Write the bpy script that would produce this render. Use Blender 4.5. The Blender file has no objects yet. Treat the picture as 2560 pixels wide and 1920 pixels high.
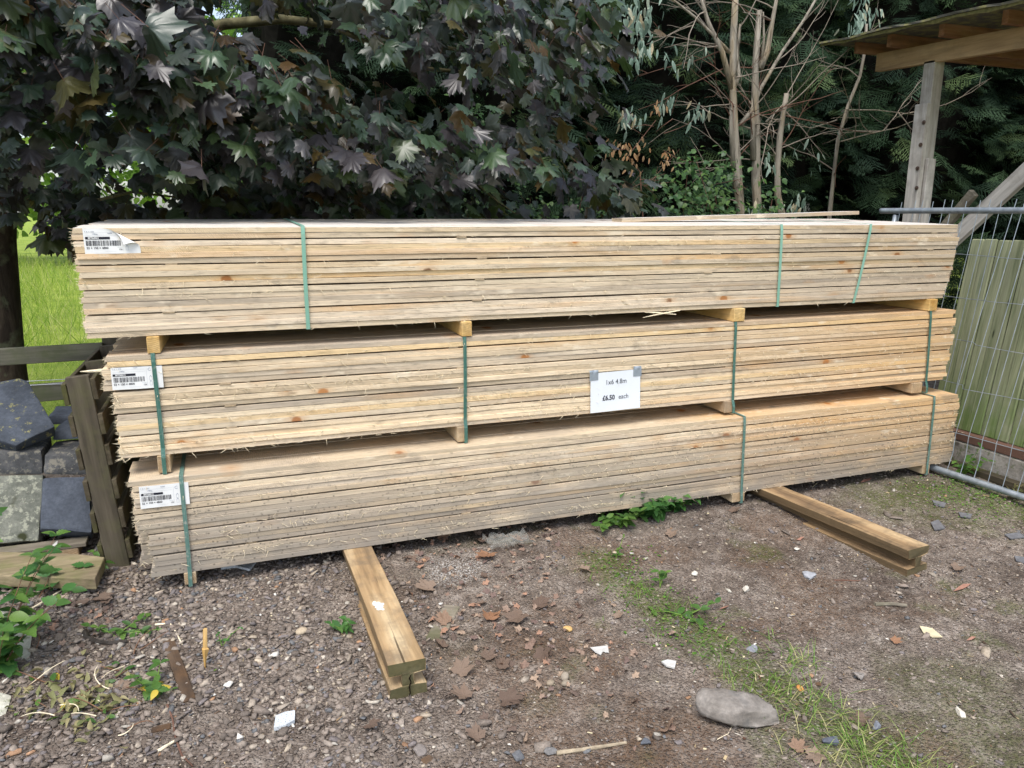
import bpy, bmesh, math, random
import numpy as np
from mathutils import Vector, Matrix, noise

rng = np.random.default_rng(11)
random.seed(11)
SC = bpy.context.scene
COL = SC.collection

# ------------------------------------------------------------------ camera
CAM = np.array([0.5662, -3.5480, 1.6372])
PITCH, YAW, ROLL, FPX = 0.2204, 0.3542, 0.0022, 1906.12


def cam_axes():
    cp, sp, c, s = math.cos(PITCH), math.sin(PITCH), math.cos(YAW), math.sin(YAW)
    fw = np.array([s * cp, c * cp, -sp])
    rt = np.array([c, -s, 0.0])
    up = np.cross(rt, fw)
    cr, sr = math.cos(ROLL), math.sin(ROLL)
    return rt * cr + up * sr, up * cr - rt * sr, fw


CR, CU, CF = cam_axes()
cam_data = bpy.data.cameras.new("camera")
cam_data.sensor_width = 36.0
cam_data.lens = FPX / 2560.0 * 36.0
cam_data.clip_start = 0.05
cam_data.clip_end = 900.0
cam = bpy.data.objects.new("camera", cam_data)
COL.objects.link(cam)
cam.matrix_world = Matrix(((CR[0], CU[0], -CF[0], CAM[0]), (CR[1], CU[1], -CF[1], CAM[1]),
                           (CR[2], CU[2], -CF[2], CAM[2]), (0, 0, 0, 1)))
SC.camera = cam

# ------------------------------------------------------------------ sky, sun, exposure
SUN_EL, SUN_AZ = math.radians(62), math.radians(212)      # azimuth clockwise from +Y, where the sun stands
world = bpy.data.worlds.new("World")
SC.world = world
world.use_nodes = True
wn = world.node_tree
bg = wn.nodes["Background"]
sky = wn.nodes.new("ShaderNodeTexSky")
sky.sky_type = 'NISHITA'
sky.sun_disc = False
sky.sun_elevation = SUN_EL
sky.sun_rotation = SUN_AZ
sky.air_density = 1.0
sky.dust_density = 2.0
sky.ozone_density = 1.0
hs = wn.nodes.new("ShaderNodeHueSaturation")
hs.inputs["Saturation"].default_value = 0.7
wn.links.new(sky.outputs[0], hs.inputs["Color"])
wn.links.new(hs.outputs[0], bg.inputs["Color"])
bg.inputs["Strength"].default_value = 0.12
sun_data = bpy.data.lights.new("sun", 'SUN')
sun_data.energy = 1.3
sun_data.angle = math.radians(28)
sun_data.color = (1.0, 0.97, 0.92)
sun = bpy.data.objects.new("sun", sun_data)
COL.objects.link(sun)
_sd = Vector((math.sin(SUN_AZ) * math.cos(SUN_EL), math.cos(SUN_AZ) * math.cos(SUN_EL), math.sin(SUN_EL)))
sun.rotation_euler = _sd.to_track_quat('Z', 'Y').to_euler()
SC.view_settings.view_transform = 'Standard'
SC.view_settings.look = 'None'
SC.view_settings.gamma = 1.0
SC.view_settings.use_curve_mapping = False
SC.view_settings.exposure = 1.15
SC.render.engine = 'CYCLES'
SC.cycles.use_adaptive_sampling = True
SC.cycles.adaptive_threshold = 0.015
SC.cycles.max_bounces = 4
SC.cycles.diffuse_bounces = 3
SC.cycles.glossy_bounces = 2
SC.cycles.transparent_max_bounces = 6


# ------------------------------------------------------------------ helpers: places
def smooth(a, b, t):
    t = np.clip((np.asarray(t, float) - a) / (b - a), 0, 1)
    return t * t * (3 - 2 * t)


def zbase(x, y):
    """height of the yard: falls gently from the stack towards the viewer"""
    return -0.02 - 0.06 * smooth(0.0, -1.1, y)


def ray(px, py):
    return CF + CR * (px - 1280) / FPX + CU * (960 - py) / FPX


def atY(px, py, Y):
    q = ray(px, py)
    return Vector(CAM + q * (Y - CAM[1]) / q[1])


def atX(px, py, X):
    q = ray(px, py)
    return Vector(CAM + q * (X - CAM[0]) / q[0])


def atG(px, py):
    q = ray(px, py)
    z = -0.05
    for _ in range(8):
        p = CAM + q * (z - CAM[2]) / q[2]
        z = float(zbase(p[0], p[1]))
    return Vector(p)


# ------------------------------------------------------------------ helpers: meshes and objects
class MB:
    """collects pieces of geometry; build() links them as one mesh object"""

    def __init__(self):
        self.v, self.f, self.m = [], [], []

    def add(self, vs, fs, mi=0):
        o = len(self.v)
        self.v.extend([tuple(v) for v in vs])
        self.f.extend([tuple(i + o for i in f) for f in fs])
        self.m.extend([mi] * len(fs))
        return self

    def box(self, a, b, ch=0.0, mi=0, M=None):
        (x0, y0, z0), (x1, y1, z1) = a, b
        if ch <= 0:
            vs = [(x, y, z) for z in (z0, z1) for y in (y0, y1) for x in (x0, x1)]
            fs = [(0, 2, 3, 1), (4, 5, 7, 6), (0, 1, 5, 4), (2, 6, 7, 3), (0, 4, 6, 2), (1, 3, 7, 5)]
        else:
            c = ch
            ring = [(x0 + c, y0), (x1 - c, y0), (x1, y0 + c), (x1, y1 - c), (x1 - c, y1), (x0 + c, y1), (x0, y1 - c), (x0, y0 + c)]
            cx, cy = (x0 + x1) / 2, (y0 + y1) / 2
            ins = [(x + math.copysign(min(c, abs(cx - x)), cx - x), y + math.copysign(min(c, abs(cy - y)), cy - y)) for x, y in ring]
            vs = [(x, y, z0) for x, y in ins] + [(x, y, z0 + c) for x, y in ring] + [(x, y, z1 - c) for x, y in ring] + [(x, y, z1) for x, y in ins]
            fs = [tuple(range(7, -1, -1)), tuple(range(24, 32))]
            for r in range(3):
                for i in range(8):
                    j = (i + 1) % 8
                    fs.append((r * 8 + i, r * 8 + j, r * 8 + 8 + j, r * 8 + 8 + i))
        if M is not None:
            vs = [M @ Vector(v) for v in vs]
        return self.add(vs, fs, mi)

    def tube(self, pts, rad, n=8, cap=True, mi=0, wob=0.0):
        pts = [Vector(p) for p in pts]
        if not hasattr(rad, '__len__'):
            rad = [rad] * len(pts)
        vs, fs = [], []
        d0 = (pts[1] - pts[0]).normalized()
        ref = Vector((0, 0, 1)) if abs(d0.z) < 0.9 else Vector((1, 0, 0))
        u = d0.cross(ref).normalized()
        for i, p in enumerate(pts):
            d = (pts[min(i + 1, len(pts) - 1)] - pts[max(i - 1, 0)]).normalized()
            u = (u - d * u.dot(d)).normalized()
            w = d.cross(u)
            for k in range(n):
                a = 2 * math.pi * k / n
                r = rad[i] * (1 + (random.uniform(-wob, wob) if wob else 0))
                vs.append(p + (u * math.cos(a) + w * math.sin(a)) * r)
        for i in range(len(pts) - 1):
            for k in range(n):
                l = (k + 1) % n
                fs.append((i * n + k, i * n + l, i * n + n + l, i * n + n + k))
        if cap:
            fs.append(tuple(range(n - 1, -1, -1)))
            fs.append(tuple(range((len(pts) - 1) * n, len(pts) * n)))
        return self.add(vs, fs, mi)

    def mesh(self, name, mats=None, sm=False):
        me = bpy.data.meshes.new(name)
        me.from_pydata(self.v, [], self.f)
        for m in (mats if isinstance(mats, (list, tuple)) else [mats] if mats else []):
            me.materials.append(m)
        if any(self.m):
            me.polygons.foreach_set("material_index", self.m)
        if sm:
            me.polygons.foreach_set("use_smooth", [True] * len(self.f))
        me.update()
        return me

    def build(self, name, mats, parent=None, sm=False, loc=None):
        return link(name, self.mesh(name, mats, sm), parent, loc)


def link(name, me, parent=None, loc=None, rot=None, scale=None):
    o = bpy.data.objects.new(name, me)
    COL.objects.link(o)
    if parent is not None:
        o.parent = parent
    if loc is not None:
        o.location = loc
    if rot is not None:
        o.rotation_euler = rot
    if scale is not None:
        o.scale = scale
    return o


def tag(o, label, cat, group=None):
    o["label"] = label
    o["category"] = cat
    if group:
        o["group"] = group
    return o


def empty(name, loc=(0, 0, 0), rot=None):
    o = link(name, None, None, loc, rot)
    o.empty_display_size = 0.1
    return o


def thing(name, label, cat, loc=(0, 0, 0), rot=None, group=None):
    return tag(empty(name, loc, rot), label, cat, group)


def np_mesh(name, V, F, mats, attr=None, sm=False):
    """V (n,3) array, F (m,k) array of equal-sided faces; attr: {name: (n,) float or (n,3) colour}"""
    V = np.asarray(V, np.float32)
    F = np.asarray(F, np.int32)
    me = bpy.data.meshes.new(name)
    k = F.shape[1]
    me.vertices.add(len(V))
    me.vertices.foreach_set("co", V.ravel())
    me.loops.add(F.size)
    me.loops.foreach_set("vertex_index", F.ravel())
    me.polygons.add(len(F))
    me.polygons.foreach_set("loop_start", np.arange(0, F.size, k, dtype=np.int32))
    if sm:
        me.polygons.foreach_set("use_smooth", np.ones(len(F), bool))
    for m in (mats if isinstance(mats, (list, tuple)) else [mats]):
        me.materials.append(m)
    me.update(calc_edges=True)
    for an, av in (attr or {}).items():
        av = np.asarray(av, np.float32)
        if av.ndim == 1:
            me.attributes.new(an, 'FLOAT', 'POINT').data.foreach_set("value", av)
        else:
            rgba = np.ones((len(av), 4), np.float32)
            rgba[:, :3] = av
            me.attributes.new(an, 'FLOAT_COLOR', 'POINT').data.foreach_set("color", rgba.ravel())
    return me


def frames(t, n):
    """rotation matrices (k,3,3), columns x,y,z with y along t and z close to n"""
    t = t / np.linalg.norm(t, axis=1, keepdims=True)
    n = n - t * (n * t).sum(1, keepdims=True)
    n = n / np.maximum(np.linalg.norm(n, axis=1, keepdims=True), 1e-6)
    x = np.cross(t, n)
    return np.stack([x, t, n], 2)


def scatter(tv, tf, pos, rot, scl):
    """copies of a template mesh: tv (v,3), tf (f,k); pos (k,3), rot (k,3,3), scl (k,) or (k,3)"""
    scl = np.asarray(scl)
    if scl.ndim == 1:
        scl = np.repeat(scl[:, None], 3, 1)
    V = np.einsum('kij,kvj->kvi', rot, tv[None] * scl[:, None, :]) + pos[:, None, :]
    F = tf[None] + (np.arange(len(pos)) * len(tv))[:, None, None]
    return V.reshape(-1, 3), F.reshape(-1, tf.shape[1])


# ------------------------------------------------------------------ helpers: materials
def S(h):
    """sRGB hex -> linear rgba"""
    c = [int(h[i:i + 2], 16) / 255 for i in (0, 2, 4)]
    return tuple([x / 12.92 if x <= 0.04045 else ((x + 0.055) / 1.055) ** 2.4 for x in c] + [1.0])


class NT:
    def __init__(self, name):
        self.mat = bpy.data.materials.new(name)
        self.mat.use_nodes = True
        self.t = self.mat.node_tree
        self.b = self.t.nodes["Principled BSDF"]
        self.out = self.t.nodes["Material Output"]

    def n(self, typ, **kw):
        nd = self.t.nodes.new("ShaderNode" + typ)
        for k, v in kw.items():
            if hasattr(nd, k) and not (isinstance(k, str) and k in nd.inputs):
                setattr(nd, k, v)
            else:
                self.set(nd.inputs[k], v)
        return nd

    def set(self, sock, v):
        if hasattr(v, "is_output"):
            self.t.links.new(v, sock)
        else:
            sock.default_value = v

    def obj(self):
        return self.n("TexCoord").outputs["Object"]

    def pos(self):
        return self.n("NewGeometry").outputs["Position"]

    def mapping(self, vec, scale=(1, 1, 1), loc=(0, 0, 0), rot=(0, 0, 0)):
        m = self.n("Mapping")
        self.set(m.inputs["Vector"], vec)
        self.set(m.inputs["Scale"], scale)
        self.set(m.inputs["Location"], loc)
        self.set(m.inputs["Rotation"], rot)
        return m.outputs[0]

    def rnd(self):
        return self.n("ObjectInfo").outputs["Random"]

    def noise(self, vec, scale=5.0, detail=4.0, rough=0.55, dist=0.0):
        nd = self.n("TexNoise")
        for k, v in (("Vector", vec), ("Scale", scale), ("Detail", detail), ("Roughness", rough), ("Distortion", dist)):
            self.set(nd.inputs[k], v)
        return nd.outputs["Fac"]

    def vor(self, vec, scale=5.0, feature='F1', out="Distance", rand=1.0):
        nd = self.n("TexVoronoi", feature=feature)
        for k, v in (("Vector", vec), ("Scale", scale), ("Randomness", rand)):
            self.set(nd.inputs[k], v)
        return nd.outputs[out]

    def ramp(self, fac, stops, interp='LINEAR'):
        nd = self.n("ValToRGB")
        cr = nd.color_ramp
        cr.interpolation = interp
        while len(cr.elements) < len(stops):
            cr.elements.new(0.5)
        for e, (p, c) in zip(cr.elements, stops):
            e.position = p
            e.color = c if len(c) == 4 else tuple(c) + (1,)
        self.set(nd.inputs["Fac"], fac)
        return nd.outputs["Color"]

    def rng(self, fac, a, b, c=0.0, d=1.0):
        nd = self.n("MapRange", clamp=True)
        for k, v in (("Value", fac), ("From Min", a), ("From Max", b), ("To Min", c), ("To Max", d)):
            self.set(nd.inputs[k], v)
        return nd.outputs[0]

    def math(self, op, a, b=0.0, clamp=False):
        nd = self.n("Math", operation=op, use_clamp=clamp)
        self.set(nd.inputs[0], a)
        self.set(nd.inputs[1], b)
        return nd.outputs[0]

    def mix(self, fac, a, b, typ='MIX'):
        nd = self.n("Mix", data_type='RGBA', blend_type=typ)
        self.set(nd.inputs[0], fac)
        self.set(nd.inputs[6], a)
        self.set(nd.inputs[7], b)
        return nd.outputs[2]

    def attr(self, name, out="Fac"):
        nd = self.n("Attribute")
        nd.attribute_name = name
        return nd.outputs[out]

    def sep(self, vec):
        return self.n("SeparateXYZ", Vector=vec).outputs

    def comb(self, x, y, z):
        nd = self.n("CombineXYZ")
        self.set(nd.inputs[0], x)
        self.set(nd.inputs[1], y)
        self.set(nd.inputs[2], z)
        return nd.outputs[0]

    def bump(self, h, strength=0.3, dist=0.002):
        nd = self.n("Bump")
        nd.inputs["Strength"].default_value = strength
        nd.inputs["Distance"].default_value = dist
        self.set(nd.inputs["Height"], h)
        self.set(self.b.inputs["Normal"], nd.outputs[0])

    def fin(self, col, rough=0.8, spec=0.3, metal=0.0, **kw):
        self.set(self.b.inputs["Base Color"], col)
        self.set(self.b.inputs["Roughness"], rough)
        self.set(self.b.inputs["Specular IOR Level"], spec)
        self.set(self.b.inputs["Metallic"], metal)
        for k, v in kw.items():
            self.set(self.b.inputs[k], v)
        return self.mat

    def translucent(self, col, amount):
        """leaf: part of the light passes through"""
        tr = self.n("BsdfTranslucent")
        self.set(tr.inputs["Color"], col)
        mx = self.n("MixShader")
        self.set(mx.inputs[0], amount)
        self.t.links.new(self.b.outputs[0], mx.inputs[1])
        self.t.links.new(tr.outputs[0], mx.inputs[2])
        self.t.links.new(mx.outputs[0], self.out.inputs["Surface"])
        return self.mat


def GREY(v):
    return (v, v, v, 1.0)


def sawn_wood():
    """rough sawn softwood, grain along local x, every board its own shade"""
    k = NT("sawn_softwood")
    r = k.rnd()
    off = k.comb(k.math('MULTIPLY', r, 37.0), k.math('MULTIPLY', r, 91.0), k.math('MULTIPLY', r, 53.0))
    p = k.n("VectorMath", operation='ADD')
    k.set(p.inputs[0], k.obj())
    k.set(p.inputs[1], off)
    p = p.outputs[0]
    base = k.ramp(r, [(0.0, S("E2CFB4")), (0.12, S("C6B498")), (0.24, S("EAD4B2")), (0.38, S("BCAC96")), (0.50, S("E4D2B8")),
                      (0.62, S("C8B496")), (0.74, S("E8CB9C")), (0.86, S("D2BEA0")), (0.94, S("E6D3B4")), (1.0, S("B6A893"))])
    grain = k.noise(k.mapping(p, (2.6, 90, 130)), 1.0, 3, 0.6)
    col = k.mix(1.0, base, k.ramp(grain, [(0.25, GREY(0.80)), (0.42, GREY(1.0)), (0.55, GREY(1.07)), (0.75, GREY(1.18))]), 'MULTIPLY')
    flk = k.noise(k.mapping(p, (16, 120, 150), (3, 1, 6)), 1.0, 2, 0.6)
    col = k.mix(1.0, col, k.ramp(flk, [(0.30, GREY(0.66)), (0.42, GREY(0.96)), (0.7, GREY(1.08))]), 'MULTIPLY')
    # grey weathered blotches and warm resin tinted runs
    bl = k.noise(k.mapping(p, (1.3, 4, 14)), 1.0, 3, 0.6)
    wpx, _wy, wpz = k.sep(k.pos())
    far = k.math('ADD', wpx, k.math('MULTIPLY', k.math('SUBTRACT', bl, 0.5), 3.0))
    col = k.mix(k.math('MULTIPLY', k.math('MULTIPLY', k.rng(far, 2.4, 4.2), k.math('GREATER_THAN', wpz, 1.1)), 0.40), col, S("93836F"))
    col = k.mix(k.math('MULTIPLY', k.math('MULTIPLY', k.rng(far, 2.6, 4.4), k.math('LESS_THAN', wpz, 1.1)), 0.52), col, S("D6A667"))
    col = k.mix(k.rng(bl, 0.54, 0.70, 0, 0.55), col, S("A59A8B"))
    wr = k.noise(k.mapping(p, (0.9, 3, 9), (7, 3, 1)), 1.0, 3, 0.5)
    col = k.mix(k.rng(wr, 0.58, 0.74, 0, 0.5), col, S("D9A765"))
    # slanting saw marks
    wv = k.n("TexWave", wave_type='BANDS', bands_direction='X')
    k.set(wv.inputs["Vector"], k.mapping(p, (1, 0.5, 1), (0, 0, 0), (0, math.radians(38), 0)))
    for a, b in (("Scale", 42.0), ("Distortion", 6.5), ("Detail", 1.0), ("Detail Scale", 2.0)):
        wv.inputs[a].default_value = b
    saw = wv.outputs["Fac"]
    sm = k.rng(k.noise(k.mapping(p, (2.5, 3, 5), (3, 9, 4)), 1.0, 2), 0.42, 0.62)
    col = k.mix(k.math('MULTIPLY', k.rng(saw, 0.55, 0.95), k.math('MULTIPLY', sm, 0.42)), col, S("8A7862"))
    # weathered grey plus sky brightness painted in: upper faces of the top layer
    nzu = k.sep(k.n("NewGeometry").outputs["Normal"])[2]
    sky_silver = k.math('MULTIPLY', k.math('GREATER_THAN', wpz, 1.55), k.rng(nzu, 0.4, 0.9))
    col = k.mix(k.math('MULTIPLY', sky_silver, 0.8), col, S("D4D0CA"))
    # knots, sparse, with a darker ring
    kp = k.mapping(p, (8.5, 6, 11))
    kd = k.vor(kp, 0.62)
    kc = k.sep(k.vor(kp, 0.62, 'F1', "Color"))[0]
    wob = k.math('ADD', kd, k.math('MULTIPLY', k.math('SUBTRACT', k.noise(p, 60, 2), 0.5), 0.06))
    thr = k.math('GREATER_THAN', kc, 0.70)
    knot = k.math('MULTIPLY', k.rng(wob, 0.15, 0.10), thr)
    halo = k.math('MULTIPLY', k.rng(wob, 0.36, 0.13), thr)
    col = k.mix(k.math('MULTIPLY', halo, 0.35), col, S("C08A4E"))
    kcol = k.ramp(kc, [(0.70, S("B8793F")), (0.80, S("A0663A")), (0.87, S("B57438")), (0.93, S("5F3A22")), (1.0, S("A8672F"))])
    col = k.mix(k.math('MULTIPLY', knot, 0.85), col, kcol)
    # irregular dark smudges and pale scuffs
    sg_ = k.noise(k.mapping(k.pos(), (4.5, 4, 11), (1, 6, 3)), 1.0, 4, 0.68)
    col = k.mix(k.rng(sg_, 0.60, 0.70, 0, 0.42), col, S("7E7366"))
    col = k.mix(k.rng(k.noise(k.mapping(p, (7, 9, 16), (8, 8, 1)), 1.0, 3, 0.65), 0.60, 0.70, 0, 0.5), col, S("F0E2C8"))
    # mould specks
    sp = k.vor(k.mapping(p, (1, 1, 1.4)), 62.0)
    spm = k.rng(k.noise(k.mapping(p, (1.1, 2, 2), (11, 5, 2)), 1.0, 3), 0.50, 0.68)
    col = k.mix(k.math('MULTIPLY', k.math('MULTIPLY', k.rng(sp, 0.24, 0.12), spm), 0.55), col, S("6B6157"))
    # mud splashed up from the yard on the lowest boards, black mould on that pack
    z = k.sep(k.pos())[2]
    wp = k.pos()
    sn = k.noise(k.mapping(wp, (3, 3, 9)), 1.0, 3, 0.65)
    mud = k.math('MULTIPLY', k.rng(z, 0.44, 0.06), k.rng(sn, 0.22, 0.52))
    col = k.mix(k.math('MULTIPLY', mud, 0.9), col, S("8F877C"))
    drt = k.math('MULTIPLY', k.math('MULTIPLY', k.rng(z, 0.56, 0.12), k.rng(wpx, 3.4, 1.2)), k.rng(k.noise(k.mapping(wp, (1.6, 2, 5), (3, 1, 8)), 1.0, 3), 0.36, 0.60))
    col = k.mix(k.math('MULTIPLY', drt, 0.62), col, S("A0978B"))
    s2 = k.vor(k.mapping(wp, (1, 1, 1)), 48.0)
    m2 = k.math('MULTIPLY', k.rng(z, 0.50, 0.34), k.rng(k.noise(wp, 2.3, 3), 0.36, 0.54))
    col = k.mix(k.math('MULTIPLY', k.math('MULTIPLY', k.rng(s2, 0.30, 0.10), m2), 0.75), col, S("5C5650"))
    k.bump(grain, 0.8, 0.0018)
    return k.fin(col, 0.85, 0.15)


def plank_wood(name, cols, axis=0, dirt=None, dirt_amt=0.5, rings=False, grain_k=1.0, bump=0.5, sides=None, ends=None, cracks=0.0):
    """general timber; grain along the given local axis"""
    k = NT(name)
    r = k.rnd()
    off = k.comb(k.math('MULTIPLY', r, 31.0), k.math('MULTIPLY', r, 17.0), k.math('MULTIPLY', r, 71.0))
    p = k.n("VectorMath", operation='ADD')
    k.set(p.inputs[0], k.obj())
    k.set(p.inputs[1], off)
    p = p.outputs[0]
    sc = [55 * grain_k] * 3
    sc[axis] = 2.5
    g = k.noise(k.mapping(p, tuple(sc)), 1.0, 4, 0.62)
    sc2 = [9.0] * 3
    sc2[axis] = 1.2
    b = k.noise(k.mapping(p, tuple(sc2), (4, 2, 8)), 1.0, 4, 0.6)
    col = k.ramp(b, [(0.3, cols[0]), (0.5, cols[1]), (0.7, cols[2])])
    col = k.mix(1.0, col, k.ramp(g, [(0.25, GREY(0.62)), (0.5, GREY(0.97)), (0.78, GREY(1.22))]), 'MULTIPLY')
    if rings:
        wv = k.n("TexWave", wave_type='RINGS')
        wv.rings_direction = 'XYZ'[axis]
        k.set(wv.inputs["Vector"], k.mapping(k.obj(), (1, 1, 1), (0.03, 0.03, 0.05)))
        for a, c in (("Scale", 38.0), ("Distortion", 1.2), ("Detail", 2.0)):
            wv.inputs[a].default_value = c
        nz = k.sep(k.n("TexCoord").outputs["Normal"])[axis]
        endf = k.rng(k.math('ABSOLUTE', nz), 0.8, 0.95)
        col = k.mix(k.math('MULTIPLY', endf, k.math('MULTIPLY', wv.outputs["Fac"], 0.45)), col, S("8A5F2E"))
    if dirt is not None:
        d = k.noise(k.mapping(p, (6, 6, 6), (2, 7, 5)), 1.0, 5, 0.65)
        col = k.mix(k.rng(d, 0.48, 0.66, 0, dirt_amt), col, dirt)
    if cracks:
        sc3 = [70.0] * 3
        sc3[axis] = 1.6
        ck = k.noise(k.mapping(p, tuple(sc3), (9, 4, 2)), 1.0, 2, 0.5, 0.4)
        col = k.mix(k.rng(ck, 0.30, 0.25, 0, cracks), col, S("3A2E20"))
    nsx = k.sep(k.n("TexCoord").outputs["Normal"])
    if sides is not None:        # algae and dirt on the flanks
        col = k.mix(k.rng(k.math('ADD', k.math('ABSOLUTE', nsx[0]), k.math('MULTIPLY', k.math('SUBTRACT', b, 0.5), 0.8)), 0.55, 0.95, 0, 0.75), col, sides)
    if ends is not None:
        col = k.mix(k.rng(k.math('ABSOLUTE', nsx[axis]), 0.6, 0.9, 0, 0.85), col, ends)
    k.bump(g, bump, 0.003)
    return k.fin(col, 0.85, 0.15)


def plain(name, col, rough=0.6, spec=0.3, metal=0.0, var=0.12, scale=20.0, bump=0.0, **kw):
    k = NT(name)
    n = k.noise(k.obj(), scale, 4, 0.6)
    c = k.mix(1.0, col, k.ramp(n, [(0.3, GREY(1 - var)), (0.7, GREY(1 + var))]), 'MULTIPLY')
    if bump:
        k.bump(n, bump, 0.003)
    return k.fin(c, rough, spec, metal, **kw)
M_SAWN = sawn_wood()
M_BEARER = plank_wood("fresh_yellow_timber", (S("C79A55"), S("D9B473"), S("E2C48C")), 1, S("A08258"), 0.4, rings=True)
M_BEARER_OLD = plank_wood("dusty_timber", (S("A58E70"), S("BBA585"), S("C8B698")), 1, S("8C8072"), 0.5, rings=True)
M_STICK = plank_wood("sticker_lath", (S("94826A"), S("A8957A"), S("B8A68C")), 1)


def strap_mat(name, col, dust):
    k = NT(name)
    n = k.noise(k.pos(), 60, 3)
    c = k.mix(k.rng(n, 0.55, 0.8, 0, dust), col, S("B9B2A6"))
    st = k.noise(k.mapping(k.pos(), (300, 300, 3)), 1.0, 2)
    c = k.mix(k.rng(st, 0.55, 0.75, 0, 0.25), c, S("DDE8E0"))
    return k.fin(c, 0.38, 0.5)


M_STRAP_T = strap_mat("pale_green_strap", S("80B09B"), 0.3)
M_STRAP_M = strap_mat("dark_green_strap", S("3F6A5E"), 0.35)
M_STRAP_L = strap_mat("dusty_green_strap", S("587A70"), 0.7)

BT, BW, BL = 0.0228, 0.150, 4.8
GROUPS = (2, 4, 4, 4, 4)                     # layers between the stickers, from the top
STK = 0.0072


def board_mesh(name, L, W, T, seg, warp, rs, ragged=0.006):
    """a sawn board: chamfered section, slight bow, twist and uneven edges. local x 0..L, y 0..W, z 0..T"""
    c = 0.0009
    sec = [(0, c), (c, 0), (W - c, 0), (W, c), (W, T - c), (W - c, T), (c, T), (0, T - c)]
    ph = [rs.uniform(0, 6.28) for _ in range(6)]
    vs, fs = [], []
    for i in range(seg + 1):
        t = i / seg
        x = L * t
        dz = warp * (0.6 * math.sin(2.3 * x + ph[0]) + 0.4 * math.sin(5.1 * x + ph[1]))
        dy = warp * 1.6 * (0.6 * math.sin(1.4 * x + ph[2]) + 0.4 * math.sin(3.7 * x + ph[3]))
        for j, (yy, zz) in enumerate(sec):
            e = rs.uniform(-1, 1) * warp * 0.35
            xe = x
            if i == 0:
                xe -= rs.uniform(0, ragged)
            elif i == seg:
                xe += rs.uniform(0, ragged)
            vs.append((xe, yy + dy + (e if yy < W / 2 else 0), zz + dz + e * 0.8))
    n = len(sec)
    for i in range(seg):
        for j in range(n):
            l = (j + 1) % n
            fs.append((i * n + j, i * n + n + j, i * n + n + l, i * n + l))
    fs.append(tuple(range(n)))
    fs.append(tuple(range((seg + 1) * n - 1, seg * n - 1, -1)))
    me = bpy.data.meshes.new(name)
    me.from_pydata(vs, [], fs)
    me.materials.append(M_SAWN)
    me.update()
    return me


def ribbon_loop(path, width, thick, mi=0, axis=Vector((1, 0, 0)), slant=None):
    """flat band that runs round a closed or open path in the y-z plane; slant gives the x shift at each point"""
    mb = MB()
    vs, fs = [], []
    n = len(path)
    for i, (y, z) in enumerate(path):
        a, b = path[(i - 1) % n], path[(i + 1) % n]
        d = Vector((0, b[0] - a[0], b[1] - a[1])).normalized()
        nn = Vector((0, d.z, -d.y))
        s = slant[i] if slant else 0.0
        for sx, st in ((-1, 0), (1, 0), (1, 1), (-1, 1)):
            vs.append(Vector((s + sx * width / 2, y, z)) + nn * (st * thick))
    for i in range(n):
        j = (i + 1) % n
        for q in range(4):
            w = (q + 1) % 4
            fs.append((i * 4 + q, i * 4 + w, j * 4 + w, j * 4 + q))
    return mb.add(vs, fs)


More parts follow.
